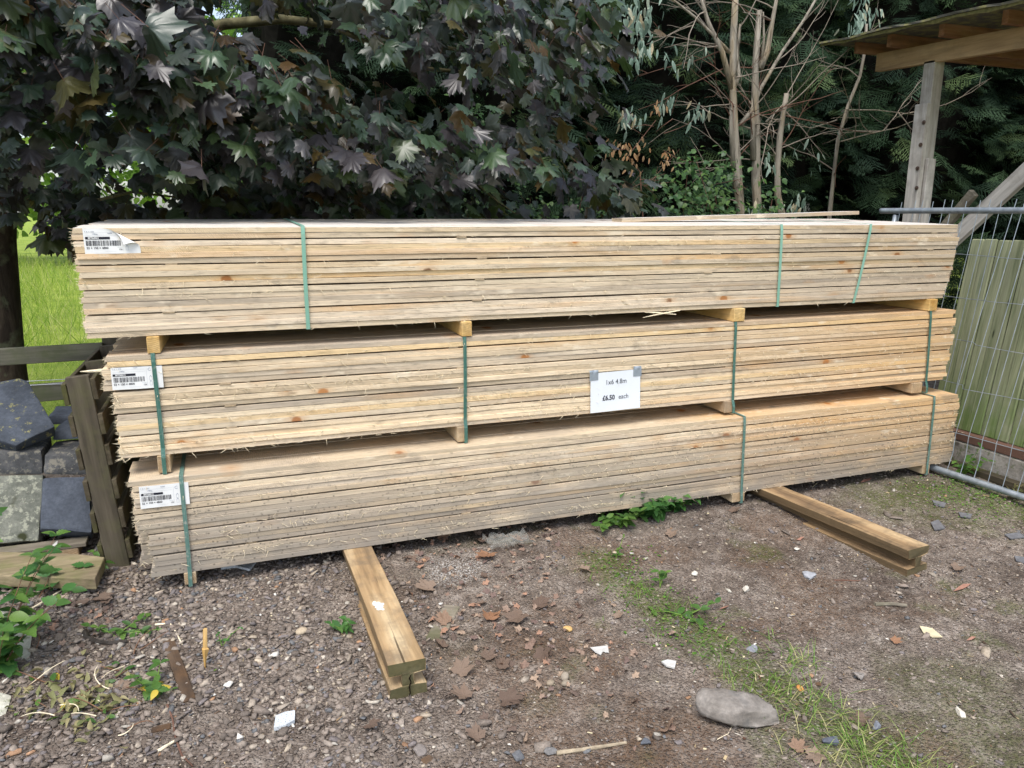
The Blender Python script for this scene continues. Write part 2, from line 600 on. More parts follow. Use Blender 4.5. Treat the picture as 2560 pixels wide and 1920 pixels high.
def timber_pack(name, label, x0, y0, z0, tilt, lefts, rights, straps, strap_mat_, stickers, bearers, seed, warp=0.0015, bearer_mat=None,
                smallgap=0.0009, fuzz=1.0):
    rs = random.Random(seed)
    root = thing(name, label, "timber pack", (x0, y0, z0), (tilt, 0, 0), "packs of sawn boards in the stack")
    inner = [board_mesh("board", BL, BW, BT, 6, 0.0008, rs) for _ in range(3)]
    z = 18 * BT + 4 * STK + 13 * smallgap
    H = z
    gaps = []
    lay = 0
    zs = []
    for gi, g in enumerate(GROUPS):
        for q in range(g):
            z -= BT
            zs.append(z)
            if q < g - 1:
                z -= smallgap * rs.uniform(0.4, 1.6)
        if gi < 4:
            z -= STK
            gaps.append(z)
    sh = zs[-1]
    zs = [a - sh * (i / 17.0) for i, a in enumerate(zs)]
    gaps = [a - sh * (i + 1) / 5 for i, a in enumerate(gaps)]
    for li, zz in enumerate(zs):
        for col in range(7):
            first = col == 0 or li == 0
            me = board_mesh("board", BL, BW, BT, 28, warp if li else warp * 0.7, rs, 0.010) if first else inner[rs.randrange(3)]
            dx = lefts[li] if col == 0 else rs.uniform(-0.012, 0.018)
            o = link("board", me, root)
            o.location = (dx, col * (BW + 0.0015) + (rs.uniform(-0.004, 0.004) if col == 0 else 0), zz + (rs.uniform(0, 0.003) if li == 0 and col else 0))
            ln = BL + (rights[li] if col == 0 else rs.uniform(-0.02, 0.01)) - dx
            o.scale = (ln / BL, 1, 1)
    D = 7 * (BW + 0.0015)
    for gi, xs in enumerate(stickers):
        for sx in xs:
            mb = MB().box((-0.024, -rs.uniform(-0.006, 0.004), 0), (0.024, D - 0.01, STK - 0.0006), 0.001)
            mb.build("sticker", M_STICK, root, loc=(sx + rs.uniform(-.01, .01), 0, gaps[gi] + 0.0003))
    for (bx, w, h, ex) in bearers:
        MB().box((-w / 2, -ex, -h), (w / 2, D + 0.02, -0.0015), 0.002).build("bearer", bearer_mat, root, loc=(bx, 0, 0))
    for (sx, low, slope) in straps:
        zt, zb, e = H + 0.004, -low - 0.002, 0.009
        ex = bearers[0][3] if bearers else 0.0
        front = []
        m = 14
        for i in range(m + 1):
            t = i / m
            front.append((-e - 0.003 * math.sin(math.pi * t) - (ex if t * (zt - zb) > (H + 0.004) else 0.0), zt + (zb - zt) * t))
        front[0] = (-e + 0.004, zt + 0.001)
        path = front + [(0.06, zb), (D * 0.5, zb), (D - 0.03, zb), (D + e, zb + 0.01), (D + e + 0.002, H / 2), (D + e, zt - 0.01), (D - 0.03, zt + 0.0015),
                        (D * 0.5, zt + 0.003), (0.03, zt + 0.002)]
        sl = [slope * (zt - p[1]) + 0.0015 * math.sin(9 * p[1] + sx * 3) for p in path]
        ribbon_loop(path, 0.017, 0.0011, slant=sl).build("strap", strap_mat_, root, loc=(sx, 0, 0))
    # torn fibres left by the saw along the board edges and ends
    P, Tn, Ln = [], [], []
    for li, zz in enumerate(zs):
        dens = int(rs.choice((16, 30, 60, 100, 140)) * fuzz)
        c0 = rs.uniform(0, BL)
        for _ in range(dens):
            x = rs.uniform(0.02, BL - .02) if rs.random() < .4 else min(max(rs.gauss(c0, .5), .02), BL - .02)
            P.append((x, rs.uniform(-0.008, -0.002), zz + rs.choice((0.0, 0.001, BT * rs.random(), BT * 0.1))))
            Tn.append((rs.uniform(-1.6, 1.6), -0.35, rs.uniform(-1.0, 0.35)))
            Ln.append(rs.uniform(0.012, 0.040))
        for _ in range(9):
            P.append((lefts[li] - 0.004, rs.uniform(-0.003, 0.02), zz + BT * rs.random()))
            Tn.append((-1, rs.uniform(-.2, .2), rs.uniform(-.35, .25)))
            Ln.append(rs.uniform(0.005, 0.020))
            P.append((BL + rights[li] + 0.004, rs.uniform(-0.003, 0.02), zz + BT * rs.random()))
            Tn.append((1, rs.uniform(-.2, .2), rs.uniform(-.35, .25)))
            Ln.append(rs.uniform(0.005, 0.018))
    P, Tn, Ln = np.array(P), np.array(Tn), np.array(Ln)
    tv = np.array([(-.05, 0, 0), (.05, 0, 0), (0.07, .55, .03), (.08, 1, -.04), (0, 0, .06)], float)
    tf = np.array([(0, 1, 2), (0, 2, 3), (4, 0, 2)])
    V, F = scatter(tv, tf, P, frames(Tn, np.tile([0.1, -1.0, 0.6], (len(P), 1))), Ln)
    o = link("sawn_fibres", np_mesh("sawn_fibres", V, F, M_FIBRE), root)
    o["kind"] = "stuff"
    return root, H


M_FIBRE = plain("pale_wood_fibre", S("EFE0C0"), 0.8, 0.1, var=0.25, scale=90)

TX, TZ = 0.0, 1.1242
MX, MY, MZ = 0.060, -0.011, 0.5958
LX, LY, LZ = 0.102, -0.080, 0.0590

_r = random.Random(3)
j = lambda a: _r.uniform(-a, a)
tl = [j(.006) for _ in range(18)]
tl[0], tl[1] = -0.004, -0.008
tr_ = [-0.012, -0.008, 0.0, 0.012, 0.005, 0.0, 0.004, -.002, 0.0, -.004, -.004, -.012, -.02, -.022, -.028, -.038, -.045, -.05]
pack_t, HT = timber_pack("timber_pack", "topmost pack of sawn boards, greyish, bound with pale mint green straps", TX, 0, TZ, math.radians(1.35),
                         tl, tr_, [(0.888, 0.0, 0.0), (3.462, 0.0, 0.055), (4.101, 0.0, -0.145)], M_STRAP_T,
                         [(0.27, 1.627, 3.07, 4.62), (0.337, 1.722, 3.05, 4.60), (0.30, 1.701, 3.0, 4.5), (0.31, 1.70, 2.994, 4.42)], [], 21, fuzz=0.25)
ml = [0.0, 0.004] + [-0.014 + j(.004) for _ in range(4)] + [0.016 + j(.005) for _ in range(12)]
mr = [0.0, -.02, .012, .008, .0, -.012, .014, .012, .006, .002, -.006, .004, -.002, -.012, -.02, -.014, -.01, -.03]
pack_m, HM = timber_pack("timber_pack", "middle pack of sawn boards with the price notice taped to it", MX, MY, MZ, 0.0, ml, mr,
                         [(0.180, 0.079, 0.0), (1.563, 0.079, 0.0), (3.140, 0.069, 0.03), (4.59, 0.067, 0.055)], M_STRAP_M,
                         [(0.43, 1.5, 3.13, 4.63), (0.45, 1.55, 3.12, 4.63), (0.47, 1.55, 3.12, 4.62), (0.47, 1.55, 3.12, 4.63)],
                         [(0.180, 0.052, 0.078, 0.012), (1.547, 0.052, 0.078, 0.012), (3.131, 0.060, 0.068, 0.012), (4.545, 0.085, 0.066, 0.012)], 22,
                         bearer_mat=M_BEARER_OLD)
ll = [0.0, 0.018] + [0.014 + j(.005) for _ in range(8)] + [0.056 + j(.004) for _ in range(4)] + [0.064, 0.070, 0.060, 0.050]
lr = [-.012, .0, .01, .012, .006, .004, .0, .0, -.006, -.01, .0, .006, .01, .01, .004, -.004, .008, .0]
pack_l, HL = timber_pack("timber_pack", "lowest pack of sawn boards, mud splashed and specked with mould", LX, LY, LZ, 0.0, ll, lr,
                         [(0.207, 0.062, -0.01), (3.150, 0.062, 0.03), (4.588, 0.060, 0.01)], M_STRAP_L,
                         [(0.46, 1.5, 3.12, 4.66), (0.47, 1.52, 3.12, 4.66), (0.48, 1.52, 3.12, 4.66), (0.47, 1.5, 3.12, 4.64)],
                         [(0.203, 0.050, 0.058, 0.004), (3.150, 0.085, 0.058, 0.004), (4.595, 0.06, 0.058, 0.004)], 23, 0.0014, M_BEARER_OLD)

for i, (bx, w, ex, lab) in enumerate([(0.245, 0.050, 0.016, "short yellow bearer under the top pack, nearest its torn barcode label"),
                                      (1.637, 0.050, 0.020, "yellow bearer under the top pack, second from the barcode labels"),
                                      (3.222, 0.072, 0.020, "yellow bearer under the top pack, above the price notice side"),
                                      (4.660, 0.068, 0.020, "yellow bearer under the top pack, nearest the wire mesh fence")]):
    b = MB().box((-w / 2, -ex, 0), (w / 2, 1.08, 0.0715), 0.002).build("bearer_block", M_BEARER, None, loc=(bx, 0, MZ + HM + 0.0035))
    b.rotation_euler = (math.radians(0.05), 0, math.radians((i - 1.5) * 0.8))
    tag(b, lab, "timber bearer", "bearers between the top and middle packs")
# ------------------------------------------------------------------ loose boards and splinters on the stack
def loose_board(label, p0, p1, W, seed, yaw=0.0):
    rs = random.Random(seed)
    p0, p1 = Vector(p0), Vector(p1)
    L = (p1 - p0).length
    me = board_mesh("loose_board", L, W, BT, 20, 0.002, rs, 0.01)
    o = link("loose_board", me)
    d = (p1 - p0).normalized()
    n = (Vector((0, 0, 1)) - d * d.z).normalized()
    y = n.cross(d)
    o.matrix_world = Matrix(((d.x, y.x, n.x, p0.x), (d.y, y.y, n.y, p0.y), (d.z, y.z, n.z, p0.z), (0, 0, 0, 1)))
    return tag(o, label, "board")


ZTOP = TZ + HT
loose_board("loose board on the top pack with one end raised before the thin stems", (2.75, 0.50, ZTOP + 0.0135), (4.57, 0.57, ZTOP + 0.056), 0.12, 5)


def splinter(name, label, pts, rad, mat, cat, group=None):
    o = MB().tube(pts, rad, 6, wob=0.25).build(name, mat)
    return tag(o, label, cat, group)


a, b = atY(200, 929, 0.02), atY(285, 924, 0.0)
splinter("wood_splinter", "long pale splinter jutting from the end of the middle pack", [a, a.lerp(b, .3), a.lerp(b, .6), b, b + Vector((.05, .02, 0))],
         [0.0015, 0.0062, 0.0058, 0.005, 0.004], M_FIBRE, "splinter")
for (u0, v0, u1, v1, lab) in ((1607, 794, 1700, 776, "bright torn splinter hanging under the top pack"),
                              (1612, 781, 1690, 786, "thin torn splinter crossing another under the top pack")):
    a, b = atY(u0, v0, -0.03), atY(u1, v1, -0.004)
    splinter("wood_splinter", lab, [a, a.lerp(b, .4) + Vector((0, 0, .002)), b], [0.001, 0.004, 0.003], M_FIBRE, "splinter")

# ------------------------------------------------------------------ paper: barcode labels and the price notice
M_PAPER = plain("white_paper", S("E6EAEE"), 0.55, 0.3, var=0.03, scale=8)
M_PAPER2 = plain("white_label", S("E9E9E6"), 0.5, 0.3, var=0.04, scale=14)
M_INK = plain("black_print", S("2A2A33"), 0.6, 0.2, var=0.1)
M_INK2 = plain("grey_print", S("8C93A2"), 0.6, 0.2, var=0.1)
M_INK3 = plain("sign_print", S("33353F"), 0.6, 0.2, var=0.08)
M_TAPE = plain("silver_cloth_tape", S("9AA3AB"), 0.38, 0.5, 0.25, var=0.08, scale=120, bump=0.1)


def text_obj(name, body, size, x, z, mat, parent, y=-0.0012, bold=0.0, align='LEFT', ang=0.0, sx=1.0, surf=None):
    cu = bpy.data.curves.new(name, 'FONT')
    cu.body = body
    cu.size = size
    cu.align_x = align
    cu.offset = bold
    cu.resolution_u = 3
    t = bpy.data.objects.new(name, cu)
    COL.objects.link(t)
    dg = bpy.context.evaluated_depsgraph_get()
    me = bpy.data.meshes.new_from_object(t.evaluated_get(dg))
    bpy.data.objects.remove(t)
    bpy.data.curves.remove(cu)
    c, s = math.cos(ang), math.sin(ang)
    for v in me.vertices:
        u, w = v.co.x * sx, v.co.y
        xx, zz = x + u * c - w * s, z + u * s + w * c
        v.co = (xx, (surf(xx, zz) if surf else 0.0) + y, zz)
    me.materials.clear()
    me.materials.append(mat)
    me.name = name
    return link(name, me, parent)


def flat_quads(name, rects, mat, parent, y=-0.0010, ang=0.0, surf=None, sub=1):
    mb = MB()
    c, s = math.cos(ang), math.sin(ang)
    for (xa, za, xb, zb) in rects:
        n = max(1, int((xb - xa) / 0.008)) if sub > 1 else 1
        for i in range(n):
            x0, x1 = xa + (xb - xa) * i / n, xa + (xb - xa) * (i + 1) / n
            q = [(x * c - z * s, x * s + z * c) for x, z in ((x0, za), (x1, za), (x1, zb), (x0, zb))]
            mb.add([(x, (surf(x, z) if surf else 0) + y, z) for x, z in q], [(0, 1, 2, 3)])
    return mb.build(name, mat, parent)


def barcode_label(label, org, code, W, H, ang, seed, curl=False):
    rs = random.Random(seed)
    root = thing("barcode_label", label, "label", org, None, "barcode labels on the packs")
    ph = rs.uniform(0, 6)
    wrk = lambda x, z: -0.0012 * (1 + math.sin(38 * x + 25 * z + ph)) - 0.0006 * math.sin(90 * x + ph)

    def surf(x, z):
        y = wrk(x, z)
        if curl:
            d = (x / W * 0.9 + z / H * 0.75) - 1.02        # the upper free corner lifts away
            if d > 0:
                y -= 0.05 * d * d + 0.012 * d
        return y

    nx, nz = 26, 14
    vs, fs = [], []
    c, s = math.cos(ang), math.sin(ang)
    for iz in range(nz + 1):
        for ix in range(nx + 1):
            x, z = W * ix / nx, H * iz / nz
            xx, zz = x, z
            if curl:
                d = (x / W * 0.9 + z / H * 0.75) - 1.02
                if d > 0:                                     # rolled back on itself
                    k = min(d, 0.63)
                    xx = x - k * k * 0.145
                    zz = z - k * k * 0.165
            vs.append((xx * c - zz * s, surf(x, z), xx * s + zz * c))
    for iz in range(nz):
        for ix in range(nx):
            a = iz * (nx + 1) + ix
            fs.append((a, a + 1, a + nx + 2, a + nx + 1))
    MB().add(vs, fs).build("paper", M_PAPER2, root, sm=True)
    sf = lambda x, z: surf(x * c + z * s, -x * s + z * c)
    k = W / 0.2
    # black bar with white code, barcode, sizes, small print
    flat_quads("code_bar", [(0.006 * k, 0.058, 0.094 * k, 0.068)], M_INK, root, -0.0011, ang, sf, 2)
    text_obj("lettering", code, 0.0098, 0.016 * k * c - 0.0598 * s, 0.016 * k * s + 0.0598 * c, M_PAPER2, root, -0.0019, 0.0003, ang=ang, surf=sf)
    bars, x = [], 0.007 * k
    while x < 0.128 * k:
        w = rs.choice((0.0009, 0.0009, 0.0016, 0.0024))
        bars.append((x, 0.032, x + w, 0.053))
        x += w + rs.choice((0.0010, 0.0012, 0.002, 0.003))
    flat_quads("barcode", bars, M_INK, root, -0.0011, ang, sf)
    P = lambda x, z: (x * c - z * s, x * s + z * c)
    for (bd, sz, x, z, m, bo) in (("22 × 150 × 4800", 0.0118, 0.007 * k, 0.0195, M_INK, 0.0002), ("126", 0.0085, 0.122 * k, 0.0145, M_INK, 0.0001),
                                  ("F  B  V  STD", 0.0068, 0.006 * k, 0.088 if not curl else 0.086, M_INK2, 0.0001), ("1786kg", 0.0068, 0.032 * k, 0.077, M_INK2, 0.0001),
                                  ("N2009", 0.0062, 0.086 * k, 0.090 if not curl else 0.080, M_INK2, 0.0001)):
        xx, zz = P(x, z)
        text_obj("lettering", bd, sz, xx, zz, m, root, -0.0013, bo, ang=ang, surf=sf)
    lines = [(0.006 * k, 0.0745, 0.132 * k, 0.0749), (0.006 * k, 0.0845, 0.132 * k, 0.0849), (0.137 * k, 0.012, 0.1374 * k, 0.09), (0.118 * k, 0.025, 0.134 * k, 0.0257),
             (0.07 * k, 0.010, 0.112 * k, 0.0104)]
    # small certificate marks on the edge of the label
    for (cx, cz) in ((0.152, 0.042), (0.152, 0.020)):
        lines += [(cx * k - 0.005, cz - 0.006, cx * k - 0.0044, cz + 0.006), (cx * k + 0.0044, cz - 0.006, cx * k + 0.005, cz + 0.006), (cx * k - 0.005, cz - 0.0066, cx * k + 0.005, cz - 0.006)]
    flat_quads("ruled_lines", lines, M_INK2, root, -0.0011, ang, sf, 2)
    tri = MB()
    for sg in (0, 1):
        cx, cz = 0.152 * k, 0.049 - 0.022 * sg
        q = [(cx - .005, cz), (cx, cz + 0.0085), (cx + .005, cz), (cx + .0034, cz), (cx, cz + 0.006), (cx - .0034, cz)]
        q = [P(*w) for w in q]
        tri.add([(x_, sf(x_, z_) - 0.0012, z_) for x_, z_ in q], [(0, 5, 4, 1), (1, 4, 3, 2)])
    tri.build("tree_mark", M_INK2, root)
    ring = MB()
    n = 16
    cx, cz = 0.150 * k, 0.083
    vs = []
    for i in range(n + 1):
        a_ = math.radians(40 + 290 * i / n)
        for r_ in (0.0065, 0.0050):
            x_, z_ = P(cx + r_ * math.cos(a_), cz + r_ * math.sin(a_))
            vs.append((x_, sf(x_, z_) - 0.0012, z_))
    if not curl:
        ring.add(vs, [(2 * i, 2 * i + 1, 2 * i + 3, 2 * i + 2) for i in range(n)]).build("round_mark", M_INK2, root)
    return root


barcode_label("torn barcode label with a curled corner on the top pack", (0.028, -0.010, 1.472), "BF764963", 0.205, 0.102, 0.0, 5, True)
barcode_label("flat white barcode label under the strap of the middle pack", (0.071, -0.0175, 0.903), "BF758312", 0.198, 0.096, -0.012, 6)
barcode_label("crinkled barcode label on the mud splashed lowest pack", (0.137, -0.0873, 0.386), "BF758313", 0.196, 0.101, -0.010, 7)

# price notice: a landscape sheet held by two pieces of silver tape
sg = thing("price_notice", "white paper price notice taped to the middle pack", "sign", (2.311, -0.021, 0.604), (0, math.radians(-0.9), 0))
nx, nz = 20, 12
SW, SH = 0.298, 0.214
ssf = lambda x, z: -0.003 - 0.0018 * math.sin(9 * x + 2) - 0.006 * (1 - z / SH) ** 2 * (0.4 + 0.6 * x / SW)
vs = [(SW * i / nx, ssf(SW * i / nx, SH * q / nz), SH * q / nz) for q in range(nz + 1) for i in range(nx + 1)]
MB().add(vs, [(q * (nx + 1) + i, q * (nx + 1) + i + 1, (q + 1) * (nx + 1) + i + 1, (q + 1) * (nx + 1) + i) for q in range(nz) for i in range(nx)]).build("paper", M_PAPER, sg, sm=True)
sw_ = lambda x, z: ssf(min(max(x, 0), SW), min(max(z, 0), SH))
text_obj("lettering", "1x6 4.8m", 0.0370, 0.087, 0.146, M_INK3, sg, -0.0012, 0.0, sx=0.92, surf=sw_)
text_obj("lettering", "£6.50", 0.0365, 0.070, 0.062, M_INK3, sg, -0.0012, 0.0011, sx=0.90, surf=sw_)
text_obj("lettering", "each", 0.0360, 0.166, 0.062, M_INK3, sg, -0.0012, 0.0, sx=0.92, surf=sw_)
for (tx, tz) in ((-0.006, 0.176), (SW - 0.044, 0.176)):
    mb = MB()
    vs = []
    for q in range(9):
        for i in range(9):
            x, z = tx + 0.050 * i / 8, tz + 0.054 * q / 8
            up = max(0.0, z - SH)
            vs.append((x, sw_(x, z) - 0.0018 - 0.0035 * math.sin(i * 1.1 + tx * 9) * min(1, up / 0.01) * (1 if up > 0 else 0) + (0.004 if z > SH + .012 else 0), z))
    mb.add(vs, [(q * 9 + i, q * 9 + i + 1, q * 9 + i + 10, q * 9 + i + 9) for q in range(8) for i in range(8)]).build("tape", M_TAPE, sg, sm=True)

# ------------------------------------------------------------------ ground: one sheet out to the horizon
def axis_pts(lo, hi, step, far_lo, far_hi):
    a = list(np.arange(lo, hi + 1e-6, step))
    s, x, left = step, lo, []
    while x > far_lo:
        s *= 1.18
        x -= s
        left.append(x)
    s, x, right = step, hi, []
    while x < far_hi:
        s *= 1.18
        x += s
        right.append(x)
    return np.array(left[::-1] + a + right)


def vnoise(x, y, sc, seed, oct_=4):
    """value noise on arrays"""
    out = np.zeros_like(x)
    amp, tot = 1.0, 0.0
    for o in range(oct_):
        r_ = np.random.default_rng(seed + o)
        T = r_.random((64, 64))
        u, v = x * sc + 17.3, y * sc + 9.1
        i, jj = np.floor(u).astype(int), np.floor(v).astype(int)
        fu, fv = u - i, v - jj
        fu, fv = fu * fu * (3 - 2 * fu), fv * fv * (3 - 2 * fv)
        g = lambda p, q: T[p % 64, q % 64]
        out += amp * ((g(i, jj) * (1 - fu) + g(i + 1, jj) * fu) * (1 - fv) + (g(i, jj + 1) * (1 - fu) + g(i + 1, jj + 1) * fu) * fv)
        tot += amp
        amp *= 0.55
        sc *= 2.03
    return out / tot


def seg_dist(x, y, pts):
    d = np.full(x.shape, 9.0)
    for (ax, ay), (bx, by) in zip(pts[:-1], pts[1:]):
        vx, vy = bx - ax, by - ay
        t = np.clip(((x - ax) * vx + (y - ay) * vy) / (vx * vx + vy * vy), 0, 1)
        d = np.minimum(d, np.hypot(x - ax - t * vx, y - ay - t * vy))
    return d


GRASS_LINE = [(2.16, -0.42), (2.24, -0.85), (2.30, -1.20), (2.36, -1.50), (2.40, -1.80), (2.42, -2.05), (2.40, -2.35)]


def zground(x, y):
    x, y = np.asarray(x, float), np.asarray(y, float)
    near = smooth(9, 5, np.hypot(x - 1.5, y))
    h = (vnoise(x, y, 1.3, 5) - .5) * 0.03 + (vnoise(x, y, 9, 15, 3) - .5) * 0.012
    return zbase(x, y) + h * near


gx, gy = axis_pts(-1.2, 5.6, 0.022, -420, 420), axis_pts(-2.6, 1.6, 0.022, -420, 420)
X, Y = np.meshgrid(gx, gy)
Zg = zground(X, Y)
nearm = smooth(7, 5, np.hypot(X - 1.5, Y + .2))
Zg += nearm * (vnoise(X, Y, 30, 71, 3) - .5) * 0.016
n1 = vnoise(X, Y, 2.2, 31)
n2 = vnoise(X, Y, 7.0, 41)
lineD = seg_dist(X, Y, GRASS_LINE) + (n2 - .5) * 0.22
moss = smooth(0.20, 0.02, lineD) * 0.9
moss = np.maximum(moss, smooth(0.58, 0.70, n1 * .6 + n2 * .4) * smooth(0.9, 2.4, X) * 0.6)
moss = np.maximum(moss, smooth(0.42, 0.05, seg_dist(X, Y, [(4.2, -.30), (4.7, -.35), (4.9, -.9)]) + (n2 - .5) * .4) * 0.85)
moss = np.maximum(moss, smooth(0.35, 0.05, seg_dist(X, Y, [(2.75, -2.05), (3.0, -1.8)]) + (n2 - .5) * .5) * 0.5)
rust = 0.6 * smooth(0.54, 0.70, vnoise(X, Y, 2.6, 61)) * smooth(0.9, 1.5, X) * smooth(4.2, 3.2, X)
rust = np.maximum(rust, smooth(0.55, 0.1, np.hypot(X - 1.72, (Y + 1.75) * 1.2) + (n2 - .5) * .5) * 0.7)
white = smooth(0.26, 0.02, np.hypot(X - 1.48, (Y + .30) * 1.3) + (n2 - .5) * .2)
grav = smooth(1.25, 0.6, X + (n1 - .5) * 0.9 + 0.25 * Y)
grassf = smooth(1.9, 2.6, Y + (n2 - .5) * .5) * smooth(2.2, 1.2, X + (n1 - .5)) + smooth(11, 16, np.hypot(X, Y))
grassf = np.clip(grassf, 0, 1)

k = NT("yard_ground")
p = k.pos()
fine = k.noise(p, 95, 4, 0.7)
mid = k.noise(p, 14, 4, 0.65)
mud = k.ramp(mid, [(0.28, S("60564D")), (0.48, S("7F746A")), (0.62, S("93897F")), (0.78, S("A49B92"))])
cell = k.vor(p, 95, 'F1', "Color")
cd = k.vor(p, 95, 'F1', "Distance")
cs = k.sep(cell)
peb = k.ramp(cs[0], [(0.0, S("5B514A")), (0.35, S("7E746B")), (0.6, S("6A5F57")), (0.8, S("94897D")), (0.93, S("ADA396")), (1.0, S("D3CBC0"))])
col = k.mix(k.math('MULTIPLY', k.math('GREATER_THAN', cs[1], 0.45), k.rng(cd, 0.55, 0.35)), mud, peb)
big = k.noise(p, 2.6, 4, 0.6)
col = k.mix(1.0, col, k.ramp(big, [(0.34, (.62, .58, .55, 1)), (0.5, (.95, .93, .91, 1)), (0.66, (1.16, 1.14, 1.12, 1))]), 'MULTIPLY')
col = k.mix(1.0, col, k.ramp(fine, [(0.3, GREY(0.66)), (0.5, GREY(0.98)), (0.7, GREY(1.25))]), 'MULTIPLY')
col = k.mix(k.math('MULTIPLY', k.attr("rust"), k.rng(fine, 0.38, 0.62)), col, S("6B5038"))
col = k.mix(k.math('MULTIPLY', k.attr("moss"), k.rng(k.noise(p, 60, 5, .7), 0.36, 0.58)), col, S("55602A"))
col = k.mix(k.math('MULTIPLY', k.attr("white"), k.rng(k.noise(p, 120, 4, .7), 0.50, 0.60)), col, S("CFCCC6"))
gcol = k.ramp(k.noise(p, 1.2, 5, .6), [(0.3, S("6E8430")), (0.55, S("96A844")), (0.75, S("B4BC5C"))])  # field greens brightened in colour to read as sunlit
col = k.mix(k.attr("grass"), col, gcol)
h = k.math('ADD', k.math('MULTIPLY', fine, 0.5), k.math('MULTIPLY', k.rng(cd, 0.6, 0.2), 0.6))
k.bump(h, 1.0, 0.012)
M_GROUND = k.fin(col, 0.9, 0.2)
nyv, nxv = X.shape
idx = np.arange(nyv * nxv).reshape(nyv, nxv)
F = np.stack([idx[:-1, :-1], idx[:-1, 1:], idx[1:, 1:], idx[1:, :-1]], -1).reshape(-1, 4)
V = np.stack([X, Y, Zg], -1).reshape(-1, 3)
ground = link("ground", np_mesh("ground", V, F, M_GROUND, {"moss": moss.ravel(), "rust": rust.ravel(), "white": white.ravel(), "grass": grassf.ravel()}, True))
ground["kind"] = "structure"


# ------------------------------------------------------------------ gravel
def unit3(a):
    return a / np.linalg.norm(a, axis=1, keepdims=True)


def stone_template(seed):
    bm = bmesh.new()
    r_ = np.random.default_rng(seed)
    for q in unit3(r_.normal(0, 1, (11, 3))):
        bm.verts.new(np.sign(q) * np.abs(q) ** 0.7)
    bmesh.ops.convex_hull(bm, input=bm.verts)
    bmesh.ops.delete(bm, geom=[q for q in bm.verts if not q.link_faces], context='VERTS')
    bmesh.ops.triangulate(bm, faces=bm.faces)
    bm.verts.index_update()
    v = np.array([q.co for q in bm.verts])
    f = np.array([[w.index for w in q.verts] for q in bm.faces])
    bm.free()
    v *= np.array([r_.uniform(.85, 1.4), r_.uniform(.6, 1.0), r_.uniform(.24, .55)])
    return v, f


k = NT("gravel_stone")
c = k.attr("tone", "Color")
c = k.mix(1.0, c, k.ramp(k.noise(k.pos(), 160, 4, .65), [(0.3, GREY(0.7)), (0.7, GREY(1.25))]), 'MULTIPLY')
M_STONE = k.fin(c, 0.85, 0.25)
TONES = np.array([S(h)[:3] for h in ("7F746A", "6E645B", "8A7E73", "94887C", "7B7370", "877A6F", "A09485", "B0A28E", "BFB5A5", "DAD5CA", "A07E62", "6E6E6E", "A9A296")])
TW = np.array([20, 18, 15, 12, 11, 10, 6, 2.5, 1.2, 0.5, 0.8, 5, 1.5])
TW /= TW.sum()


def gravel(name, n, xr, yr, dens, size, seed, sink=0.25):
    r_ = np.random.default_rng(seed)
    x, y = r_.uniform(*xr, n), r_.uniform(*yr, n)
    keep = r_.random(n) < dens(x, y)
    x, y = x[keep], y[keep]
    n = len(x)
    s = np.exp(r_.normal(math.log(size), 0.52, n)).clip(size * .3, size * 2.7)
    Vs, Fs, Cs, off = [], [], [], 0
    which = r_.integers(0, 14, n)
    cols = TONES[r_.choice(len(TONES), n, p=TW)] * r_.uniform(.75, 1.2, (n, 1))
    for w in range(14):
        m = which == w
        tv, tf = stone_template(100 + w)
        kk = int(m.sum())
        nn = np.stack([r_.normal(0, .3, kk), r_.normal(0, .3, kk), np.ones(kk)], 1)
        an = r_.uniform(0, 6.28, kk)
        tt = np.stack([np.cos(an), np.sin(an), np.zeros(kk)], 1)
        pos = np.stack([x[m], y[m], zground(x[m], y[m]) + s[m] * (0.45 - sink)], 1)
        V, F = scatter(tv, tf, pos, frames(tt - nn * (tt * nn).sum(1, keepdims=True) * .5, nn), s[m])
        Vs.append(V)
        Fs.append(F + off)
        off += len(V)
        Cs.append(np.repeat(cols[m], len(tv), 0))
    o = link(name, np_mesh(name, np.concatenate(Vs), np.concatenate(Fs), M_STONE, {"tone": np.concatenate(Cs)}))
    o["kind"] = "stuff"
    o["label"] = "loose grey and brown gravel spread over the yard"
    return o


def dens_left(x, y):
    nz = vnoise(x, y, 3.0, 77)
    return smooth(1.25, 0.65, x + (nz - .5) * .8 + 0.22 * y) * (0.55 + 0.45 * smooth(.35, .55, nz)) * smooth(-1.75, -.25, y + 0.25)


gravel("gravel", 42000, (-0.75, 1.4), (-1.7, 0.9), dens_left, 0.0076, 1)
gravel("gravel", 22000, (0.2, 5.2), (-2.45, 0.7), lambda x, y: 0.35 + 0.5 * smooth(.45, .65, vnoise(x, y, 2.6, 78)), 0.0052, 2)
gravel("gravel", 1700, (-0.4, 5.2), (-2.4, 0.5), lambda x, y: 0.25 + 0.6 * smooth(.5, .7, vnoise(x, y, 2.0, 79)), 0.0115, 3)
